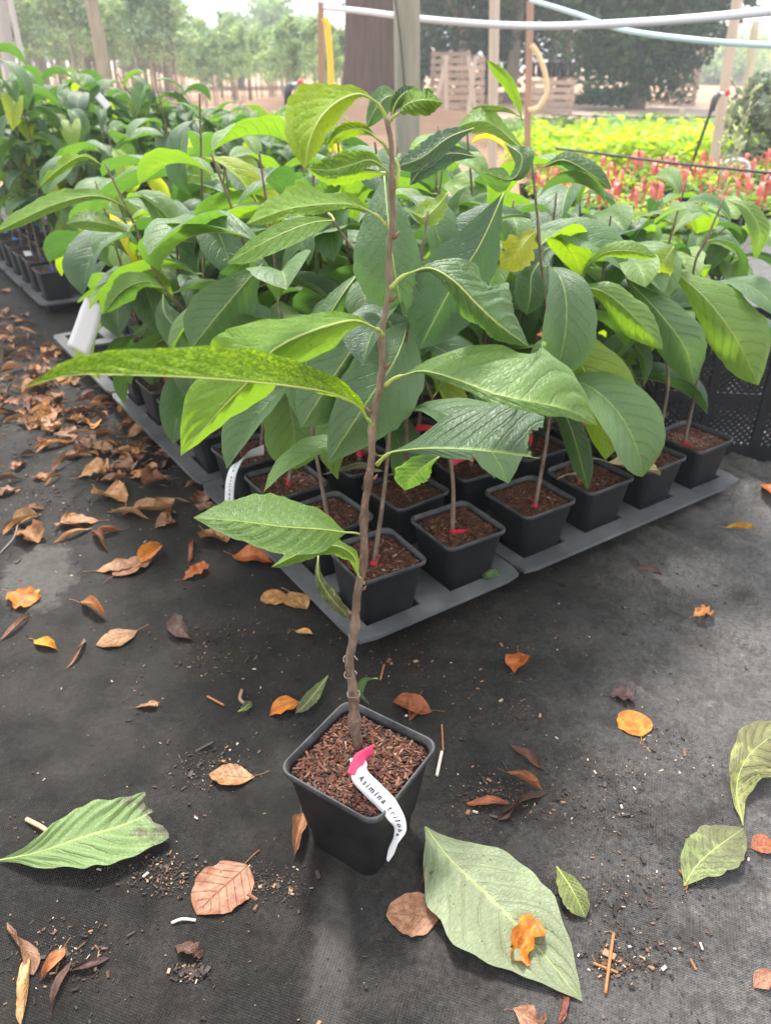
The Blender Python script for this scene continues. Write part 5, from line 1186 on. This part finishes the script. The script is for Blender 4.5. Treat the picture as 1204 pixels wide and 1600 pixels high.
# rounder trees closing the view behind the rows
def big_tree(x, y, h, r, mat, label, seed, low=.25, n=5200, size=.26, trunk=M_gtrunk, tr=.22, group='trees behind the nursery rows'):
    t_ = empty('tree', (x, y, 0)); tag(t_, label, 'tree', group); mb = MB(); random.seed(seed)
    crown(mb, (0, 0, h * (1 + low) / 2), (r, r, h * (1 - low) / 2 * 1.05), n, size, seed, 0, 1, 26, -1.0); link('crown', mb.mesh('crown', mat), t_)
    m2 = MB(); m2.tube(smoothpts([Vector((0, 0, -.05)), Vector((.05 * h * .3, 0, h * .4)), Vector((0, 0, h * .85))], 12), [tr * (1 - .07 * i) for i in range(12)], 10)
    for q in range(9):
        a_ = ru(0, 6.28); z = h * ru(low, .7); m2.tube([Vector((0, 0, z)), Vector((math.cos(a_) * r * .35, math.sin(a_) * r * .35, z + h * .12)), Vector((math.cos(a_) * r * .7, math.sin(a_) * r * .7, z + h * .2))], [tr * .4, tr * .25, tr * .08], 6)
    link('trunk', m2.mesh('trunk', trunk), t_)
for i, (x, y, h, r) in enumerate(((-27, 50, 10.5, 4.5), (-21, 48, 8.5, 4), (-16.5, 52, 7.6, 3.6), (-10.5, 56, 3.2, 3.2), (-6.4, 58, 4.3, 2.6), (-1.2, 60, 3.4, 3.4), (-18, 44, 7.5, 3.5), (-24, 42, 8.6, 3.6), (-13.2, 47, 4.4, 2.4), (-8.2, 50, 3.1, 2.8), (-3.6, 52, 3.2, 2.8), (-14.5, 43, 5.6, 2.4), (-11, 45, 3.0, 2.4))):
    big_tree(x, y, h, r, M_fnurs, f'broad pale tree closing the nursery rows, {NUM[i]} from the left', 700 + i, .28, 4200, .42)
big_tree(W(1165, 100, 60).x, 62, 2.6, 3.0, M_fnurs, 'small distant tree at the far right beyond the stakes', 717, .1, 2500, .35)
# ivy-clad dark trees
a_ = W(1000, 100, 25); mb = MB()
t_ = empty('ivy_tree', (a_.x, 25, 0)); tag(t_, 'dense dark green ivy clad tree reaching almost to the ground at right', 'tree', 'dark evergreens right of the broad trunk')
crown(mb, (0, 0, 1.9), (2.0, 1.8, 1.85), 15000, .2, 801, .0, .9, 30, -.95); crown(mb, (.3, 0, 4.6), (2.9, 2.4, 2.6), 14000, .22, 802, .0, .9, 30, -.9); link('crown', mb.mesh('crown', M_fdark), t_)
m2 = MB(); m2.tube([Vector((0, 0, 0)), Vector((.1, 0, 3)), Vector((.2, 0, 6))], [.3, .25, .1], 10); link('trunk', m2.mesh('trunk', M_gtrunk), t_)
for i, (px_, Y, h, r, low) in enumerate(((720, 31, 8, 2.9, .22), (800, 30, 8.4, 3.0, .20), (880, 32, 9, 3.2, .16), (655, 36, 7, 2.8, .12), (760, 40, 9, 4.5, .05), (860, 40, 9, 4.5, .05))):
    big_tree(W(px_, 90, Y).x, Y, h, r, M_fdark, f'tall dark evergreen behind the pallets, {NUM[i]} of the group', 820 + i, low, 8500, .27, group='dark evergreens right of the broad trunk')
# broad reddish trunk, with its crown above the picture
X = W(582, 100, 20).x; t_ = empty('broad_tree', (X, 20.8, 0)); tag(t_, 'very broad reddish brown furrowed trunk left of the thick grey post', 'tree')
mb = MB(); n = 26; rings = []
for k_ in range(18):
    z = k_ * .42; r = .60 + .35 * math.exp(-z / .8); rg = []
    for j in range(n * 2):
        a_ = math.pi * j / n; rr = r * (1 + .05 * math.cos(7 * a_ + z) * math.exp(-z * .4) + .035 * noise.noise(Vector((math.cos(a_) * 5, math.sin(a_) * 5, z * .6)))); rg.append(Vector((rr * math.cos(a_), rr * math.sin(a_), z - .1)))
    rings.append(rg)
mb.loft(rings, cap1=True); link('trunk', mb.mesh('trunk', M_trunk), t_)
mb = MB(); crown(mb, (0, 0, 10), (4.5, 4.5, 3.6), 9000, .3, 851, 0, 1, 24); link('crown', mb.mesh('crown', M_fdark), t_)
# grey bent trunk at the upper left
pts = [W(168, 150, 12), W(160, 90, 12), W(152, 45, 12), W(143, 0, 12), W(140, -120, 12)]; b = pts[0].copy(); b.z = 0; b.x += .15
t_ = empty('bare_tree', b); tag(t_, 'grey bare leaning trunk rising from the leaves at upper left', 'tree'); mb = MB()
mb.tube([q_ - b for q_ in smoothpts([b] + pts, 24)], [.095 - .0008 * i + .012 * noise.noise(Vector((i * .7, 0, 0))) for i in range(24)], 14); link('trunk', mb.mesh('trunk', M_gtrunk), t_)
mb = MB(); crown(mb, tuple(pts[-1] - b + Vector((0, 0, 1.8))), (1.6, 1.6, 1.2), 1500, .12, 861); link('crown', mb.mesh('crown', M_fnurs), t_)
# grey green shrub at the right border
a_ = W(1190, 215, 9.0); t_ = empty('shrub', (a_.x + .15, 9.0, 0)); tag(t_, 'grey green shrub in a dark container at the right border', 'shrub'); mb = MB()
crown(mb, (0, 0, .48), (.52, .5, .48), 3200, .07, 871, 0, 1, 14, -.75); link('foliage', mb.mesh('foliage', M_fgrey), t_)
mb = MB(); mb.loft([[Vector((.16 * math.cos(q * .524), .16 * math.sin(q * .524), 0)) for q in range(12)], [Vector((.20 * math.cos(q * .524), .20 * math.sin(q * .524), .26)) for q in range(12)]], cap0=True, cap1=True); link('pot', mb.mesh('pot', M_black), t_)
# tall dry weed stems in front of the right hand bed
random.seed(93)
for i in range(5):
    b = Vector((W(1120, 300, 5.4).x + ru(-.1, .1), 5.4 + ru(-.1, .1), 0)); mb = MB(); l_ = ru(-.1, .1)
    mb.tube([Vector((0, 0, 0)), Vector((l_ * .3, 0, .45)), Vector((l_, 0, ru(.7, .95)))], [.004, .003, .0015], 4)
    for q in range(14): z = ru(.35, .9); mb.tube([Vector((l_ * z * .8, 0, z)), Vector((l_ * z + ru(-.04, .04), ru(-.04, .04), z + .05))], [.002, .006], 4)
    tag(link('dry_weed', mb.mesh('dry_weed', simple('dry_stem', (.40, .42, .20), .7)), None, b), 'tall thin dry weed stem standing before the yellow bed', 'weed', 'dry weed stems before the yellow bed')
# pallets and lumber by the dark trees
def pallet(loc, rz, label, w_=1.2, n=6, tilt=0, gap=.16, posts=3):
    t_ = empty('pallet', loc, rz); t_.rotation_euler = (tilt, 0, rz); tag(t_, label, 'pallet', 'pallets by the dark trees')
    for i in range(n):
        mb = MB(); mb.box((0, 0, .06 + gap * i), (w_, .022, .10)); link('board', mb.mesh('board', M_pallet, smooth=False), t_)
    for i in range(posts):
        mb = MB(); mb.box((-w_ / 2 + .06 + (w_ - .12) * i / (posts - 1), .062, gap * n / 2), (.09, .098, gap * n)); link('block', mb.mesh('block', M_pallet, smooth=False), t_)
pallet((W(732, 140, 20).x, 21.5, 0), .1, 'weathered pallet leaning under the dark trees, left one', 1.1, 8, -.12)
pallet((W(712, 140, 20).x, 22.3, 0), -.15, 'pallet half hidden behind the left one', 1.0, 9, -.2)
pallet((W(872, 140, 21).x, 22, 0), 0.0, 'pallet box carrying black pots beside the ivy tree', 1.2, 5, 0)
pallet((W(1086, 130, 26).x, 27, 0), .2, 'tall stack of grey pallets right of the ivy tree', 1.0, 13, 0)
for i, (px_, l_) in enumerate(((680, .25), (738, .1), (703, -.05), (752, -.2))):
    b = Vector((W(px_, 130, 20).x, 20.5 + i * .2, 0)); mb = MB(); mb.box((l_ * .5, 0, .62), (.09, .03, 1.3), Matrix.Rotation(l_, 3, 'Y'))
    tag(link('plank', mb.mesh('plank', M_postp, smooth=False), None, b), ['pale leaning plank left of the pallets', 'pale plank leaning across the left pallet', 'upright plank standing at the pallets', 'short plank tilted at the right of the left pallet'][i], 'plank')
for i in range(6):
    mb = MB(); mb.loft([[Vector((.07 * math.cos(q * .785), .07 * math.sin(q * .785), 0)) for q in range(8)], [Vector((.10 * math.cos(q * .785), .10 * math.sin(q * .785), .32)) for q in range(8)]], cap0=True, cap1=True)
    tag(link('black_pot', mb.mesh('black_pot', M_black), None, (W(872, 140, 21).x - .5 + .2 * i, 22.06, .82)), 'tall black pot in the line on the pallet box', 'pot', 'black pots on the pallet box')
# pale building at the far right
X = W(1092, 100, 60).x; t_ = empty('building', (X + 4.5, 66, 0)); tag(t_, 'pale gabled building far behind the stakes at right', 'building')
mb = MB(); mb.box((0, 0, 1.2), (9, 6, 2.6)); link('wall', mb.mesh('wall', M_wall, smooth=False), t_)
mb = MB(); mb.loft([[Vector((-4.8, -3.3, 2.5)), Vector((4.8, -3.3, 2.5)), Vector((4.8, 3.3, 2.5)), Vector((-4.8, 3.3, 2.5))], [Vector((-4.6, -.05, 4.0)), Vector((4.6, -.05, 4.0)), Vector((4.6, .05, 4.0)), Vector((-4.6, .05, 4.0))]], cap0=True, cap1=True); link('roof', mb.mesh('roof', simple('pale_roof', (.62, .52, .47), .8), smooth=False), t_)
mb = MB(); mb.box((0, 0, .35), (60, .8, .7)); 
# air
if True:
    x0, x1, y0, y1, z0, z1 = -60, 60, -3, 80, -1.2, 14.5
    mb = MB(); mb.box(((x0 + x1) / 2, (y0 + y1) / 2, (z0 + z1) / 2), (x1 - x0, y1 - y0, z1 - z0))
    k = newmat('haze'); pv = k.nd('VolumePrincipled', {'Color': c4(.93, .96, 1.0), 'Density': .0045, 'Anisotropy': .3}); k.nt.links.new(pv.outputs[0], k.out.inputs[1])
    tag(link('haze', mb.mesh('haze', k.m, smooth=False)), 'pale daylight haze over the nursery', 'haze', kind='stuff')
